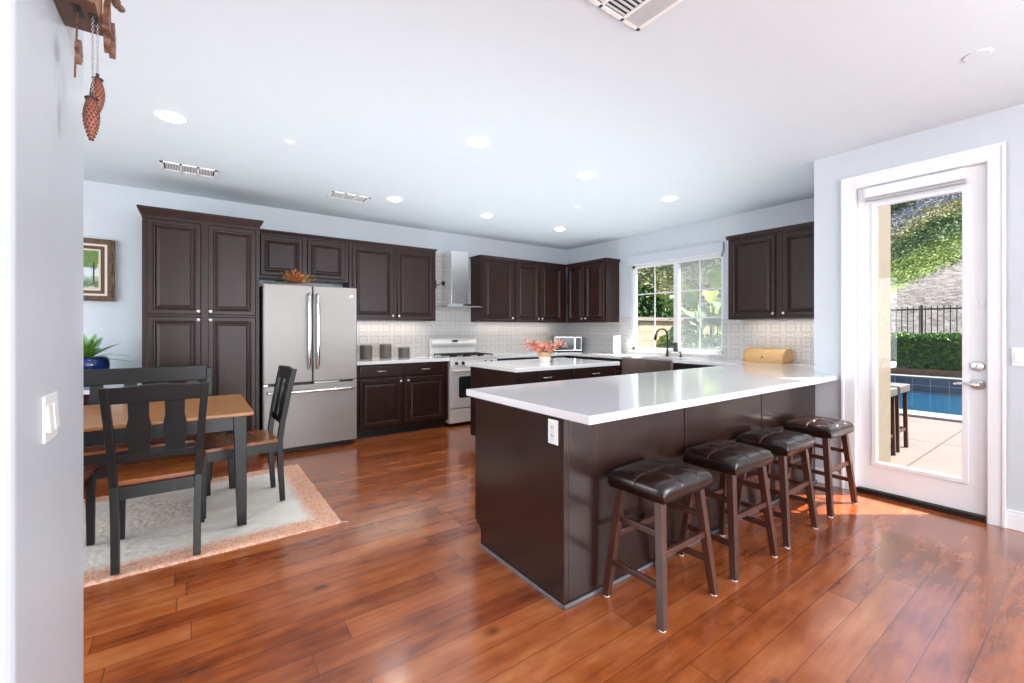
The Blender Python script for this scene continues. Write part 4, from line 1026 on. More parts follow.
# table
t = thing('dining_table', 'dining table with honey oak top and black tapered legs', 'table', (-.5, 3.77, .019))
bm = NB(); box(bm, -1.35, .312, 3.285, 4.262, .738, .762); obj('tabletop', bm, M_oak, t, bevel=.007, seg=3)
bm = NB(); box(bm, -1.27, .235, 3.345, 3.367, .645, .7375); box(bm, -1.27, .235, 4.18, 4.202, .645, .7375); box(bm, .222, .244, 3.37, 4.18, .645, .7375); box(bm, -1.28, -1.26, 3.37, 4.18, .645, .7375); obj('apron', bm, M_blackwood, t, bevel=.002)
for x in (.245, -1.29):
    for y in (3.365, 4.19):
        bm = NB(); sx = 1 if x > 0 else -1
        hexa(bm, [(x + sx * .03 - .052 * (sx > 0), y - .026, bz), (x + sx * .03 + .052 * (sx < 0), y - .026, bz), (x + sx * .03 + .052 * (sx < 0), y + .026, bz), (x + sx * .03 - .052 * (sx > 0), y + .026, bz),
                  (x + sx * .03 - .075 * (sx > 0), y - .0375, .7375), (x + sx * .03 + .075 * (sx < 0), y - .0375, .7375), (x + sx * .03 + .075 * (sx < 0), y + .0375, .7375), (x + sx * .03 - .075 * (sx > 0), y + .0375, .7375)])
        obj('leg', bm, M_blackwood, t, bevel=.003)
# rug
random.seed(5)
rug = thing('area_rug', 'shaggy cream rug with coral border under the dining table', 'rug', (-.4, 3.8, 0))
bm = NB(); x0, x1, y0, y1 = -1.7, .80, 3.04, 4.585; st_ = .011
nx, ny = int((x1 - x0) / st_), int((y1 - y0) / st_)
g = [[bm.verts.new((x0 + (x1 - x0) * i / nx + random.uniform(-.004, .004), y0 + (y1 - y0) * j / ny + random.uniform(-.004, .004), (.012 + random.uniform(-.0035, .004)) if 0 < i < nx and 0 < j < ny else .001)) for j in range(ny + 1)] for i in range(nx + 1)]
for i in range(nx):
    for j in range(ny): bm.faces.new((g[i][j], g[i + 1][j], g[i + 1][j + 1], g[i][j + 1]))
obj('pile', bm, M_rug, rug, smooth=True)
bm = NB()
for k in range(7):
    a = random.uniform(-.5, .5); tube(bm, [(.795, 3.045, .008), (.815 + .01 * math.cos(a), 3.03 - .01 + .01 * a, .010), (.835, 3.025 + .02 * a, .005)], [.003, .0025, .0012], 5)
obj('tassel', bm, simple('tassel yarn', (206, 196, 182), .9), rug)

# fern in blue pot on the desk
t = thing('potted_fern', 'green fern in a glossy cobalt blue pot on the desk', 'potted plant', (-.745, 5.50, .782))
pc = (-.80, 5.50, .782)
bm = NB(); lathe(bm, [(.095, 0), (.105, .01), (.150, .10), (.163, .18), (.158, .24), (.143, .262), (.133, .26), (.140, .22), (.001, .22)], pc, 40); obj('pot', bm, simple('cobalt glaze', (20, 44, 110), .15, var=.35, scale=(6, 6, 6), coat=.5), t, smooth=True)
bm = NB(); lathe(bm, [(.135, .215), (.09, .23), (.001, .235)], pc, 28); obj('soil', bm, simple('potting soil', (50, 36, 26), .95), t)
random.seed(21); bm = NB()
fr = [(Vector((.81, -.587, .35)), .42), (Vector((.78, -.4, .75)), .36), (Vector((.5, -.5, 1.2)), .33), (Vector((-.1, -.3, 1.6)), .34), (Vector((-.81, .5, .8)), .38), (Vector((.2, .3, 1.2)), .33), (Vector((-.4, -.7, .9)), .32), (Vector((.9, -.2, .15)), .33), (Vector((.5, -.75, .8)), .27), (Vector((-.2, -.5, 1.1)), .27), (Vector((.3, -.2, 1.7)), .26)]
for k in range(9): fr.append((Vector((random.uniform(-1, 1), random.uniform(-1, .6), random.uniform(.4, 1.4))), random.uniform(.18, .28)))
for d, L in fr:
    d = d.normalized(); p = Vector(pc) + Vector((0, 0, .235)); s = d.cross(Vector((0, 0, 1))).normalized(); n = 16; prevp = p
    for j in range(1, n + 1):
        f_ = j / n; q = Vector(pc) + Vector((0, 0, .235)) + d * L * f_ + Vector((0, 0, -.12 * L * f_ * f_ * 2))
        tube(bm, [prevp, q], .0022, 4, False)
        w_ = .044 * math.sin(math.pi * (f_ * .85 + .12))
        for sg in (-1, 1):
            tip = q + s * sg * w_ + (q - prevp).normalized() * .012
            m = (q - prevp) * .42; v = [bm.verts.new(x) for x in (prevp, q, tip + m * .3, tip - m * .8)]; bm.faces.new(v)
        prevp = q
obj('fronds', bm, M_fern, t)
# painting on the back wall
def painting_mat():
    n = N('painted landscape'); n.inp('Roughness', .45)
    g = n.new('ShaderNodeNewGeometry'); sp = n.new('ShaderNodeSeparateXYZ'); n.lk(g.outputs['Position'], sp.inputs[0])
    x, z = sp.outputs[0], sp.outputs[2]
    nz = n.noise(n.world(), 22, 4); nz2 = n.noise(n.world(), 8, 3)
    zz = n.math('ADD', z, n.math('MULTIPLY', n.math('SUBTRACT', nz, .5), .10))
    col = n.ramp(n.math('MULTIPLY', n.math('SUBTRACT', zz, 1.64), 2.2), [(0, lin((108, 132, 78))), (.12, lin((206, 206, 186))), (.2, lin((84, 110, 62))), (.34, lin((150, 170, 150))), (.42, lin((214, 222, 220))), (.6, lin((196, 210, 218)))], 'LINEAR')
    dx = n.math('DIVIDE', n.math('ADD', x, .84), .14); dz_ = n.math('DIVIDE', n.math('SUBTRACT', z, 2.0), .10)
    r = n.math('ADD', n.math('SQRT', n.math('ADD', n.math('MULTIPLY', dx, dx), n.math('MULTIPLY', dz_, dz_))), n.math('MULTIPLY', n.math('SUBTRACT', nz, .5), 1.2))
    m = n.math('MULTIPLY', n.math('SUBTRACT', 1.1, r), 5, clamp=True)
    col = n.mix(m, col, n.mix(nz, lin((40, 84, 36)), lin((128, 160, 76))))
    tr = n.math('MULTIPLY', n.math('LESS_THAN', n.math('ABSOLUTE', n.math('ADD', x, .80)), .006), n.math('LESS_THAN', z, 1.95))
    tr = n.math('MULTIPLY', tr, n.math('GREATER_THAN', z, 1.74)); col = n.mix(tr, col, lin((60, 52, 40)))
    n.lk(col, n.b.inputs['Base Color']); return n.m
t = thing('framed_painting', 'landscape painting with a green tree in a carved brown frame', 'painting', (-1.1, 5.86, 1.57))
ax0, ax1, az0, az1 = -1.56, -.648, 1.575, 2.18
def fring(bm, i0, i1, ya, yb):
    for a, b, c_, d in ((ax0 + i0, ax1 - i0, az0 + i0, az0 + i1), (ax0 + i0, ax1 - i0, az1 - i1, az1 - i0), (ax0 + i0, ax0 + i1, az0 + i1, az1 - i1), (ax1 - i1, ax1 - i0, az0 + i1, az1 - i1)): box(bm, a, b, ya, yb, c_, d)
bm = NB(); fring(bm, 0, .05, 5.825, 5.868)
random.seed(9)
for k in range(60):
    f_ = random.random(); s_ = random.choice('rtb'); q = (ax1 - .02, 5.822, az0 + (az1 - az0) * f_) if s_ == 'r' else (ax0 + (ax1 - ax0) * f_, 5.822, az1 - .02 if s_ == 't' else az0 + .02)
    blob(bm, q, .011, 1, .2, (1, .6, 1.4))
obj('frame', bm, simple('carved walnut gilt', (92, 66, 46), .45, var=.45, scale=(30, 30, 30)), t)
bm = NB(); fring(bm, .05, .070, 5.835, 5.868); obj('liner', bm, simple('cream liner', (226, 214, 196), .7), t)
bm = NB(); fring(bm, .070, .100, 5.840, 5.868); obj('inner_frame', bm, simple('brown inner frame', (84, 60, 46), .5), t)
bm = NB(); fring(bm, .100, .116, 5.846, 5.868); obj('inner_liner', bm, simple('cream liner inner', (222, 206, 182), .7), t)
bm = NB(); box(bm, ax0 + .11, ax1 - .11, 5.856, 5.868, az0 + .11, az1 - .11); obj('canvas', bm, painting_mat(), t)

# switches
t = thing('light_switch', 'white double rocker switch plate on the left stub wall', 'light switch', (-.30, 1.57, 1.075), 'white wall plates')
bm = NB(); box(bm, -.300, -.293, 1.520, 1.640, 1.017, 1.133); obj('plate', bm, M_plastic, t, bevel=.003)
for y in (1.535, 1.588):
    bm = NB(); hexa(bm, [(-.293, y, 1.042), (-.286, y, 1.042), (-.286, y + .037, 1.042), (-.293, y + .037, 1.042), (-.293, y, 1.108), (-.2905, y, 1.108), (-.2905, y + .037, 1.108), (-.293, y + .037, 1.108)]); obj('rocker', bm, M_plastic, t, bevel=.001)
t = thing('light_switch', 'white switch plate on the wall right of the patio door', 'light switch', (4.30, .35, 1.1), 'white wall plates')
bm = NB(); box(bm, 4.294, 4.30, .282, .400, 1.060, 1.178); obj('plate', bm, M_plastic, t, bevel=.003)
for y in (.295, .350):
    bm = NB(); box(bm, 4.289, 4.294, y, y + .036, 1.085, 1.152); obj('rocker', bm, M_plastic, t, bevel=.002)

# ------------------------------------------------------------------ cuckoo clock on the stub wall
t = thing('cuckoo_clock', 'carved wooden cuckoo clock on the left wall with pine cone weights', 'clock', (-.30, 1.66, 2.15))
M_cw = wood('clock walnut', (70, 42, 30), (112, 72, 50), .45, (6, 1, 14), 3, .1)
M_cw2 = wood('clock amber', (140, 82, 40), (176, 112, 60), .4, (6, 14, 2), 2, .2)
M_cwc = wood('carved leaf wood', (70, 44, 34), (150, 108, 84), .5, (20, 20, 20), 2, 0)
by0_, by1_, bz0 = 1.50, 1.746, 2.156
bm = NB(); box(bm, -.298, -.214, by0_, by1_, bz0, bz0 + .006)
obj('base_board', bm, M_cw, t)
bm = NB(); box(bm, -.298, -.220, by0_ + .006, by0_ + .012, bz0 + .006, bz0 + .26); box(bm, -.298, -.220, by1_ - .012, by1_ - .006, bz0 + .006, bz0 + .26); box(bm, -.298, -.292, by0_ + .012, by1_ - .012, bz0 + .006, bz0 + .26)
box(bm, -.226, -.218, by0_ + .012, by1_ - .012, bz0 + .006, bz0 + .26); obj('case', bm, M_cw2, t)
bm = NB(); ym = (by0_ + by1_) / 2
for s in (-1, 1): hexa(bm, [(-.30, ym, bz0 + .38), (-.20, ym, bz0 + .38), (-.20, ym + s * .17, bz0 + .24), (-.30, ym + s * .17, bz0 + .24), (-.30, ym, bz0 + .395), (-.20, ym, bz0 + .395), (-.20, ym + s * .17, bz0 + .255), (-.30, ym + s * .17, bz0 + .255)])
obj('roof', bm, M_cw, t)
bm = NB(); lathe(bm, [(.055, 0), (.055, .006), (.045, .008), (.001, .008)], (-.218, ym, bz0 + .12), 32, Matrix.Rotation(R(90), 4, 'Y')); obj('dial', bm, M_cw, t)
# carved leaf border: jagged plates hanging below and beside the front
random.seed(17); bm = NB()
def leafplate(c, L, w, ang, x=-.216, th=.014):
    pts = []; n = 9
    for k in range(n): f_ = k / (n - 1); pts.append((f_ * L, w * math.sin(math.pi * (f_ * .93 + .05)) * (1 + (.28 if k % 2 else -.12))))
    for k in range(n - 1, -1, -1): f_ = k / (n - 1); pts.append((f_ * L, -w * math.sin(math.pi * (f_ * .93 + .05)) * (1 + (.28 if k % 2 else -.12)) - .0005))
    ca, sa = math.cos(ang), math.sin(ang)
    poly = [(c[0] + p[0] * ca - p[1] * sa, c[1] + p[0] * sa + p[1] * ca) for p in pts]
    prism(bm, poly, (x, 0, 0), (0, 1, 0), (0, 0, 1), (1, 0, 0), th)
leafplate((1.742, bz0 + .10), .145, .022, R(-88)); leafplate((1.750, bz0 + .05), .10, .016, R(-80), -.207); leafplate((1.735, bz0 + .22), .12, .022, R(-82)); leafplate((1.755, bz0 + .14), .10, .018, R(50), -.214)
leafplate((1.69, bz0 + .03), .07, .018, R(-10), -.214); leafplate((1.76, bz0 + .17), .085, .014, R(15), -.209)
leafplate((1.505, bz0 + .10), .145, .022, R(-92)); leafplate((1.51, bz0 + .22), .12, .022, R(-98)); leafplate((1.50, bz0 + .15), .10, .018, R(130))
leafplate((ym, bz0 + .37), .12, .03, R(90)); leafplate((ym, bz0 + .36), .14, .025, R(30)); leafplate((ym, bz0 + .36), .14, .025, R(150))
obj('carved_leaves', bm, M_cwc, t)
bm = NB(); blob(bm, (-.196, 1.80, 2.300), .015, 2, .08, (.8, 2.2, .8)); blob(bm, (-.186, 1.815, 2.292), .011, 2, .05); tube(bm, [(-.204, 1.742, 2.31), (-.200, 1.77, 2.312), (-.196, 1.80, 2.305)], [.008, .007, .008], 6); obj('carved_bird', bm, M_cwc, t)
# slots
sl1 = (-.262, 1.668); sl2 = (-.236, 1.700)
bm = NB(); box(bm, -.266, -.246, 1.615, 1.675, bz0 - .001, bz0 - .0002); box(bm, -.236, -.219, 1.635, 1.690, bz0 - .001, bz0 - .0002); obj('chain_slot', bm, M_black, t)
# pendulum (swung)
bm = NB(); p0 = Vector((-.257, 1.650, bz0 - .0012)); p1 = Vector((-.257, 1.615, 1.962))
bar(bm, p0, p1, .004, .004, up=(1, 0, 0)); pn = obj('pendulum', bm, M_cwc, t)
bm = NB(); dpd = (p1 - p0).normalized(); ang = math.atan2(dpd.z, dpd.y); leafplate((p0.y + dpd.y * .085, p0.z + dpd.z * .085), .070, .024, ang, -.256, .009); obj('pendulum_bob', bm, M_cwc, pn)
def chain(bm, x, y, z0, z1):
    n = int((z0 - z1) / .0065)
    for k in range(n):
        z = z0 - (k + .5) * (z0 - z1) / n; pts = []
        for j in range(9):
            a = 2 * math.pi * j / 8; d = .0028 * math.cos(a); pts.append((x + (d if k % 2 else 0), y + (0 if k % 2 else d), z + .0045 * math.sin(a)))
        tube(bm, pts, .0007, 4, False)
def cone(name, x, y, zt, L, r):
    bm = NB(); prof = [(r * math.sin(math.pi * min(1, f_ * .86 + .10)) ** .8, zt - L * f_) for f_ in [k / 14 for k in range(15)]]
    prof = [(max(.001, p[0] * (.55 + .45 * (1 - ((i / 14) - .35) ** 2))), p[1]) for i, p in enumerate(prof)]
    lathe(bm, prof[::-1], (x, y, 0), 20)
    o = obj('weight', bm, simple('pine cone core', (158, 96, 74), .5), t, smooth=True)
    bm = NB()
    for i in range(13):
        f_ = (i + .5) / 13; rr = r * math.sin(math.pi * (f_ * .86 + .10)) ** .8 * (.55 + .45 * (1 - (f_ - .35) ** 2)); z = zt - L * f_
        for j in range(11):
            a = 2 * math.pi * (j + .5 * (i % 2)) / 11; d = Vector((math.cos(a), math.sin(a), 0)); s = Vector((-d.y, d.x, 0)); q = Vector((x, y, z)) + d * rr; wd = rr * .24
            v = [bm.verts.new(p) for p in (q + Vector((0, 0, L / 28)) + s * wd, q + Vector((0, 0, L / 28)) - s * wd, q + d * r * .13 + Vector((0, 0, -L / 40)), )]
            w2_ = bm.verts.new(q - Vector((0, 0, L / 24)))
            bm.faces.new(v); bm.faces.new((v[0], v[2], w2_)); bm.faces.new((v[1], w2_, v[2]))
    obj('cone_scales', bm, simple('pine cone scales', (92, 54, 48), .5), o)
    bm = NB()
    for k in range(7):
        a = 2 * math.pi * k / 7; d = Vector((math.cos(a), math.sin(a), 0)); q = Vector((x, y, zt + .004)); v = [bm.verts.new(p) for p in (q + d * .002, q + d * r * .8 + Vector((-d.y, d.x, 0)) * .004 + Vector((0, 0, -.006)), q + d * r * .9 + Vector((0, 0, -.012)), q + d * r * .8 - Vector((-d.y, d.x, 0)) * .004 + Vector((0, 0, -.006)))]; bm.faces.new(v)
    tube(bm, [(x, y, zt - .004), (x, y, zt + .012)], .004, 8); obj('cap_leaves', bm, simple('cap leaves', (58, 52, 50), .5), o)
bm = NB(); chain(bm, -.2215, 1.680, bz0 - .001, 2.008); chain(bm, -.2275, 1.650, bz0 - .001, 1.932); obj('chain', bm, M_steel, t)
cone('weight', -.2215, 1.680, 2.002, .102, .0150); cone('weight', -.2275, 1.632, 1.926, .118, .0165)

# ------------------------------------------------------------------ outdoors
GZ = -.05
n_ = N('patio concrete'); n_.inp('Roughness', .85); n_.lk(n_.ramp(n_.noise(n_.world(), 2.5, 5), [(.3, lin((98, 88, 84))), (.7, lin((106, 96, 92)))]), n_.b.inputs['Base Color']); M_patio = n_.m
bm = NB(); box(bm, 4.49, 9.15, -12, 14, GZ - .3, GZ); box(bm, 9.15, 14.3, 6.2, 14, GZ - .3, GZ); box(bm, 9.15, 14.3, -12, -9, GZ - .3, GZ); struct('patio_ground', bm, M_patio)
bm = NB(); box(bm, 7.1, 7.115, -11, 13, GZ, GZ + .001); box(bm, 4.5, 9.1, 1.2, 1.215, GZ, GZ + .001) ; struct('patio_joint', bm, simple('joint', (70, 62, 58), .9))
bm = NB(); box(bm, 8.95, 9.42, -9, 6.4, GZ, GZ + .04); box(bm, 13.95, 14.42, -9, 6.4, .14, .18); struct('pool_coping', bm, simple('coping', (140, 140, 138), .7), bevel=.01)
def water_mat():
    n = N('pool water'); n.inp('Base Color', lin((16, 66, 94))); n.inp('Roughness', .05); n.bump(n.noise(n.world(), 5, 3), .25, .03); return n.m
bm = NB(); box(bm, 9.42, 13.98, -9, 6.2, -.6, -.2); struct('pool_water', bm, water_mat())
def pooltile():
    n = N('slate blue pool tile'); n.inp('Roughness', .25)
    b = n.new('ShaderNodeTexBrick'); b.offset = 0; b.inputs['Scale'].default_value = 1; b.inputs['Brick Width'].default_value = .32; b.inputs['Row Height'].default_value = .165; b.inputs['Mortar Size'].default_value = .007
    b.inputs['Color1'].default_value = lin((58, 70, 92)); b.inputs['Color2'].default_value = lin((86, 96, 114)); b.inputs['Mortar'].default_value = lin((160, 166, 172))
    g = n.new('ShaderNodeNewGeometry'); sp = n.new('ShaderNodeSeparateXYZ'); n.lk(g.outputs['Position'], sp.inputs[0]); cb = n.new('ShaderNodeCombineXYZ'); n.lk(sp.outputs[1], cb.inputs[0]); n.lk(n.math('ADD', sp.outputs[2], .19), cb.inputs[1]); n.lk(cb.outputs[0], b.inputs[0])
    n.lk(b.outputs[0], n.b.inputs['Base Color']); return n.m
bm = NB(); box(bm, 13.98, 14.3, -9, 6.2, -.4, .14); struct('pool_raised_wall', bm, pooltile())
bm = NB(); box(bm, 14.42, 16.9, -9, 14, -.2, .26); box(bm, 14.40, 14.55, -9, 14, -.2, .32); struct('planter_ground', bm, simple('bare earth', (116, 92, 72), .95, var=.2, bumps=.6, bscale=20))

def leaves(bm, pts, size, jit=.5, flat=0):
    for q in pts:
        s = size * random.uniform(1 - jit, 1 + jit)
        zf = 1 if not flat else .3
        a = Vector([random.gauss(0, 1), random.gauss(0, 1), random.gauss(0, zf)]).normalized(); c2 = Vector([random.gauss(0, 1), random.gauss(0, 1), random.gauss(0, zf)]); b = (c2 - a * c2.dot(a)).normalized()
        q = Vector(q)
        vs = [bm.verts.new(p) for p in (q - a * s, q + b * s * .45, q + a * s, q - b * s * .45)]
        bm.faces.new(vs)
# hedge beyond the pool
random.seed(31)
t = thing('clipped_hedge', 'clipped green hedge behind the pool, seen through the door', 'hedge', (15.3, 2.5, .26))
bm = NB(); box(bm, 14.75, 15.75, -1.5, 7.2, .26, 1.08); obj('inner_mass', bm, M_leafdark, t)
pts = []
for k in range(15000):
    r_ = random.random()
    if r_ < .55: p = (14.72 + random.gauss(0, .035), random.uniform(-1.5, 7.2), random.uniform(.26, 1.14))
    else: p = (random.uniform(14.72, 15.78), random.uniform(-1.5, 7.2), 1.12 + random.gauss(0, .035))
    pts.append(p)
bm = NB(); leaves(bm, pts, .045); obj('leaves', bm, M_leaf, t)
# iron fence behind the hedge
t = thing('iron_fence', 'black iron fence between hedge and hillside', 'fence', (16.5, 3, .26))
for k in range(5):
    y = -1.6 + 2.4 * k; bm = NB(); box(bm, 16.475, 16.525, y - .025, y + .025, .2, 1.98); obj('post', bm, M_black, t)
bm = NB(); box(bm, 16.485, 16.515, -1.6, 8.0, 1.84, 1.885); box(bm, 16.485, 16.515, -1.6, 8.0, .38, .42); obj('rail', bm, M_black, t)
bm = NB(); y = -1.5
while y < 8: box(bm, 16.491, 16.509, y - .01, y + .01, .3, 1.95); y += .125
o = obj('picket', bm, M_black, t); o['kind'] = 'stuff'

# hill
def hz(x, y):
    base = max(0, x - 17.0) * .60
    return .15 + base + .18 * math.sin(x * .9 + y * .5) * min(1, max(0, x - 17) / 3) + .12 * math.sin(y * 1.3 - x * .4) * min(1, max(0, x - 17) / 3)
def hill_mat():
    n = N('hillside soil and plants'); n.inp('Roughness', .95)
    g = n.new('ShaderNodeNewGeometry'); sp = n.new('ShaderNodeSeparateXYZ'); n.lk(g.outputs['Position'], sp.inputs[0])
    w = n.math('ADD', sp.outputs[2], n.math('MULTIPLY', sp.outputs[1], .75)); w = n.math('ADD', w, n.math('MULTIPLY', n.math('SUBTRACT', n.noise(n.world(), .9, 4), .5), .6))
    rock = n.ramp(n.noise(n.world(), 4, 6, .7), [(.3, lin((78, 73, 68))), (.6, lin((122, 117, 113)))])
    nn = n.noise(n.world(), 4, 5)
    wv = n.math('DIVIDE', n.math('SUBTRACT', w, 6.0), 8)
    green = n.ramp(wv, [(0, lin((120, 136, 72))), (.26, lin((124, 142, 74))), (.31, lin((72, 98, 54))), (.42, lin((76, 100, 58))), (.46, lin((128, 130, 86))), (.54, lin((128, 130, 88))), (.58, lin((118, 122, 128))), (.76, lin((118, 120, 128))), (.82, lin((52, 72, 48)))])
    green = n.mix(nn, n.mix(.2, green, lin((60, 70, 40))), green)
    n.lk(n.mix(n.math('MULTIPLY', n.math('SUBTRACT', w, 6.3), 3, clamp=True), rock, green), n.b.inputs['Base Color'])
    n.bump(n.noise(n.world(), 6, 5), .8, .1); return n.m
bm = NB(); nx, ny = 70, 80
g = [[bm.verts.new((16.9 + 34 * i / nx, -12 + 44 * j / ny, hz(16.9 + 34 * i / nx, -12 + 44 * j / ny) + random.uniform(-.04, .04))) for j in range(ny + 1)] for i in range(nx + 1)]
for i in range(nx):
    for j in range(ny): bm.faces.new((g[i][j], g[i + 1][j], g[i + 1][j + 1], g[i][j + 1]))
struct('hill_ground', bm, hill_mat(), smooth=True)
# plant bands: w = z + .75 y
def scatter(name, lab, mat, wlo, whi, n, size, lift, yr=(0, 12), xr=(17.5, 42), clump=.22):
    bm = NB(); pts = []; tries = 0
    while len(pts) < n and tries < n * 40:
        tries += 1
        x = random.uniform(*xr); y = random.uniform(*yr)
        if not .08 < (y / x) < .34: continue
        z = hz(x, y); w = z + .75 * y + .2 * math.sin(x * 1.3) + .25 * math.sin(y * 2.1)
        if wlo < w < whi:
            for k in range(8): pts.append((x + random.gauss(0, clump), y + random.gauss(0, clump), z + lift * abs(random.gauss(0, 1))))
    leaves(bm, pts, size, flat=1)
    setp(obj(name, bm, mat, base=(24, 4, 3)), lab, 'plants', None, 'stuff')
scatter('ground_cover', 'bright green ground cover low on the hillside beyond the fence', M_leafbright, 6.5, 8.4, 11000, .045, .02)
scatter('dark_ground_cover', 'darker green ground cover band halfway up the hillside', M_leafmid, 8.25, 9.6, 9000, .05, .03)
scatter('olive_brush', 'olive green brush band on the upper hillside', M_leafolive, 9.5, 10.5, 6000, .05, .04)
scatter('lavender_brush', 'grey lilac brush high on the hillside', M_leaflilac, 10.4, 12.4, 9000, .055, .06)
scatter('dark_brush', 'dark green brush at the top of the hillside', M_leafmid, 12.3, 18.5, 14000, .12, .3)

# block wall in the side yard (parallel to X)
def blockmat():
    n = N('tan slump block'); n.inp('Roughness', .9)
    b = n.new('ShaderNodeTexBrick'); b.inputs['Scale'].default_value = 1; b.inputs['Brick Width'].default_value = .62; b.inputs['Row Height'].default_value = .31; b.inputs['Mortar Size'].default_value = .012
    b.inputs['Color1'].default_value = lin((186, 166, 142)); b.inputs['Color2'].default_value = lin((174, 152, 130)); b.inputs['Mortar'].default_value = lin((146, 126, 108))
    g = n.new('ShaderNodeNewGeometry'); sp = n.new('ShaderNodeSeparateXYZ'); n.lk(g.outputs['Position'], sp.inputs[0]); cb = n.new('ShaderNodeCombineXYZ'); n.lk(sp.outputs[0], cb.inputs[0]); n.lk(sp.outputs[2], cb.inputs[1]); n.lk(cb.outputs[0], b.inputs[0])
    n.lk(b.outputs[0], n.b.inputs['Base Color']); return n.m
t = thing('block_wall', 'tan concrete block garden wall seen through the kitchen window', 'garden wall', (12, 9, -.05))
bm = NB(); box(bm, 5.7, 24, 8.9, 9.1, -.05, 1.58); obj('blocks', bm, blockmat(), t)
bm = NB(); box(bm, 5.7, 24, 8.84, 9.16, 1.58, 1.70); obj('cap', bm, simple('wall cap', (140, 128, 112), .9), t)

# big-leaf plants
def paddle(bm, base, d, L, w, stalk, droop=.5):
    base, d = Vector(base), Vector(d).normalized(); s = d.cross(Vector((0, 0, 1)))
    s = s.normalized() if s.length > .1 else Vector((1, 0, 0)); p = base + Vector((d.x * .3, d.y * .3, 1)).normalized() * stalk
    tube(bm, [base, base.lerp(p, .5) + d * .02, p], [.035, .03, .02], 6)
    n = 10; pr = None; nn = s.cross(d)
    for j in range(n + 1):
        f_ = j / n; q = p + d * L * f_ + Vector((0, 0, -droop * L * f_ * f_)); ww = w * math.sin(math.pi * (f_ * .93 + .04)) ** .7 * (1 + random.uniform(-.1, .1))
        cur = [bm.verts.new(q - s * ww + nn * ww * .35), bm.verts.new(q), bm.verts.new(q + s * ww + nn * ww * .35)]
        if pr: bm.faces.new((pr[0], pr[1], cur[1], cur[0])); bm.faces.new((pr[1], pr[2], cur[2], cur[1]))
        pr = cur
def banana(name, lab, x, y, z, H, n, L, w, mat, seed):
    random.seed(seed); t = thing(name, lab, 'plant', (x, y, z), 'big-leaf plants outside the kitchen window')
    for k in range(n):
        a = 2 * math.pi * k / n + random.uniform(-.3, .3); el = random.uniform(.35, 1.6); bm = NB()
        paddle(bm, (x + .08 * math.cos(a), y + .08 * math.sin(a), z), (math.cos(a), math.sin(a), el), L * random.uniform(.8, 1.15), w, H * random.uniform(.55, 1), random.uniform(.25, .7)); obj('leaf', bm, mat, t, smooth=True)
banana('banana_plant', 'banana plant with a bright yellow-green leaf behind the block wall', 14.5, 9.75, .3, 1.9, 6, 1.5, .26, M_leafbanana, 2)
banana('banana_plant', 'tall banana plant right of the window mullion', 9.9, 5.75, GZ, 2.1, 9, 1.1, .22, M_leafpale, 4)
banana('banana_plant', 'hazy big-leaf plant at the right edge of the kitchen window', 9.6, 5.3, GZ, 1.95, 9, 1.1, .22, M_leafpale, 8)
banana('banana_plant', 'big-leaf plant behind the two in front of the right window pane', 12.9, 7.35, GZ, 2.6, 8, 1.2, .24, M_leafbanana, 12)
def bush(name, lab, c, r, n, size, mat, sc=(1, 1, 1), group=None):
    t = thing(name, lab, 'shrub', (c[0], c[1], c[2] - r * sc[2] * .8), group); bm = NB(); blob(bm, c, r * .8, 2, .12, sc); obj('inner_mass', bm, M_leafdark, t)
    pts = []
    for k in range(n):
        d = Vector([random.gauss(0, 1) for _ in range(3)]).normalized() * r * random.uniform(.78, 1.08); pts.append((c[0] + d.x * sc[0], c[1] + d.y * sc[1], c[2] + d.z * sc[2]))
    bm = NB(); leaves(bm, pts, size); obj('leaves', bm, mat, t)
random.seed(44)
bush('garden_shrub', 'dark green shrub above the block wall at the left window pane', (13.2, 10.6, 1.5), 1.5, 5000, .10, M_leafdark, (1.2, .8, .9))
bush('garden_shrub', 'dark shrub above the block wall beside the window mullion', (15.4, 10.7, 1.2), 1.3, 4000, .10, M_leaf, (1.2, .8, 1))
bush('garden_shrub', 'bright green shrub on top of the dark one beyond the wall', (14.0, 11.8, 2.4), 1.1, 4000, .10, M_leafbright, (1.6, .8, .7))
bush('garden_shrub', 'low green shrub in front of the block wall, lower right window pane', (9.0, 5.7, .55), .62, 3500, .06, M_leafpale, (1, 1, 1))
bush('garden_shrub', 'low shrub at the right edge of the kitchen window', (8.6, 4.75, .55), .62, 3500, .06, M_leafpale, (1, 1, 1))
bush('garden_shrub', 'shrub in the side yard nearer the block wall', (11.0, 7.1, .6), .7, 3000, .07, M_leafbright, (1, 1, 1))
random.seed(50)
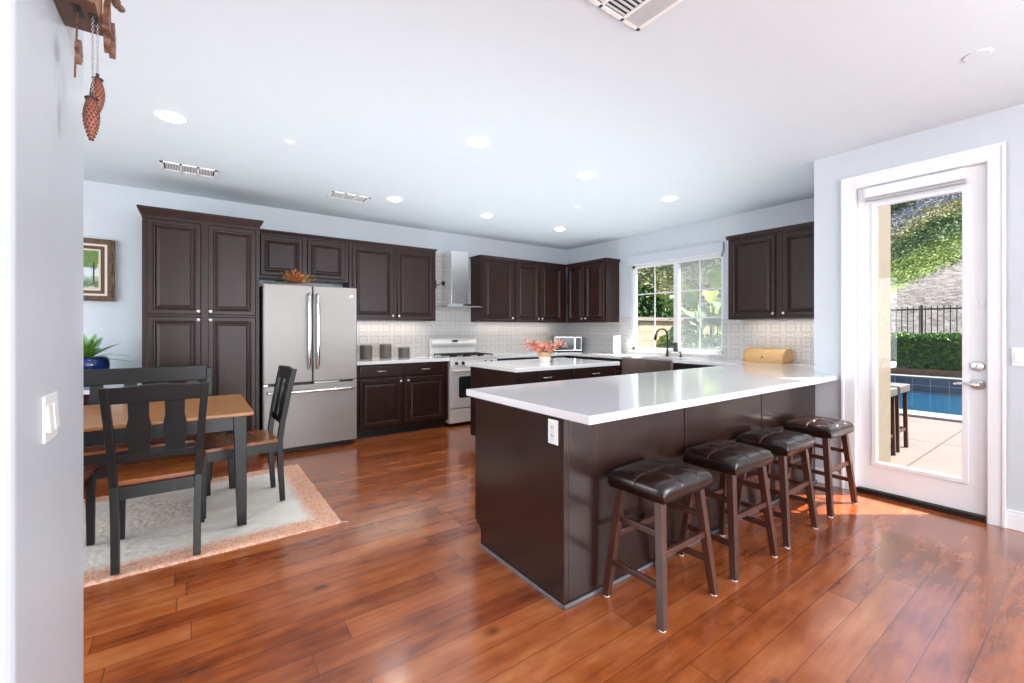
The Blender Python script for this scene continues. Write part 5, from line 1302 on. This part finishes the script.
bm = NB(); pts = []
while len(pts) < 26000:
    x = random.uniform(17.3, 40); y = random.uniform(9, 30)
    if .5 < y / x < .86: pts.append((x, y, hz(x, y) + abs(random.gauss(0, .15))))
leaves(bm, pts, .10, flat=1); setp(obj('hillside_scrub', bm, M_leafolive, base=(24, 16, 3)), 'olive scrub on the hillside seen through the kitchen window', 'plants', None, 'stuff')

# outdoor bar and stools
t = thing('outdoor_bar', 'white topped outdoor bar counter beside the patio stools', 'bar counter', (6.9, 1.85, GZ))
bm = NB(); box(bm, 5.70, 7.02, 1.86, 2.5, GZ, .86); obj('base', bm, M_stucco, t)
bm = NB(); box(bm, 5.69, 6.48, 1.47, 2.55, .862, .93); obj('top', bm, M_quartz, t, bevel=.006)
def patio_stool():
    r = thing('patio_stool', '', 'stool', (0, 0, 0), 'patio stools'); H = .64
    for sx in (-1, 1):
        for sy in (-1, 1): bm = NB(); leg(bm, sx * .17, sy * .17, 0, sx * .16, sy * .16, H, .036); obj('leg', bm, M_stoolwood, r)
    bm = NB(); box(bm, -.20, .20, -.20, .20, H, H + .085); obj('seat', bm, simple('weathered grey seat', (92, 90, 90), .6, var=.1), r, bevel=.012)
    for z in (.2,):
        for s in (-1, 1): bm = NB(); box(bm, -.15, .15, s * .165 - .01, s * .165 + .01, z, z + .03); obj('rung', bm, M_stoolwood, r); bm = NB(); box(bm, s * .165 - .01, s * .165 + .01, -.15, .15, z, z + .03); obj('rung', bm, M_stoolwood, r)
    return r
ps = patio_stool(); ps.location = (5.89, 1.57, GZ); ps['label'] = 'nearer of the two patio stools seen through the door glass'
ps2 = copy_tree(ps); ps2.location = (6.42, 1.58, GZ); ps2['label'] = 'farther patio stool seen through the door glass'

# under-cabinet lights
for x, y, sx, sy, e in ((2.13, 5.72, 1.0, .05, 2.2), (4.3, 5.72, 1.5, .05, 1.8), (5.34, 2.2, .05, .8, 1.8)):
    light('under_cabinet_light', 'AREA', (x, y, 1.408), e, (1, .86, .72), (0, 0, 0), sx, sy)
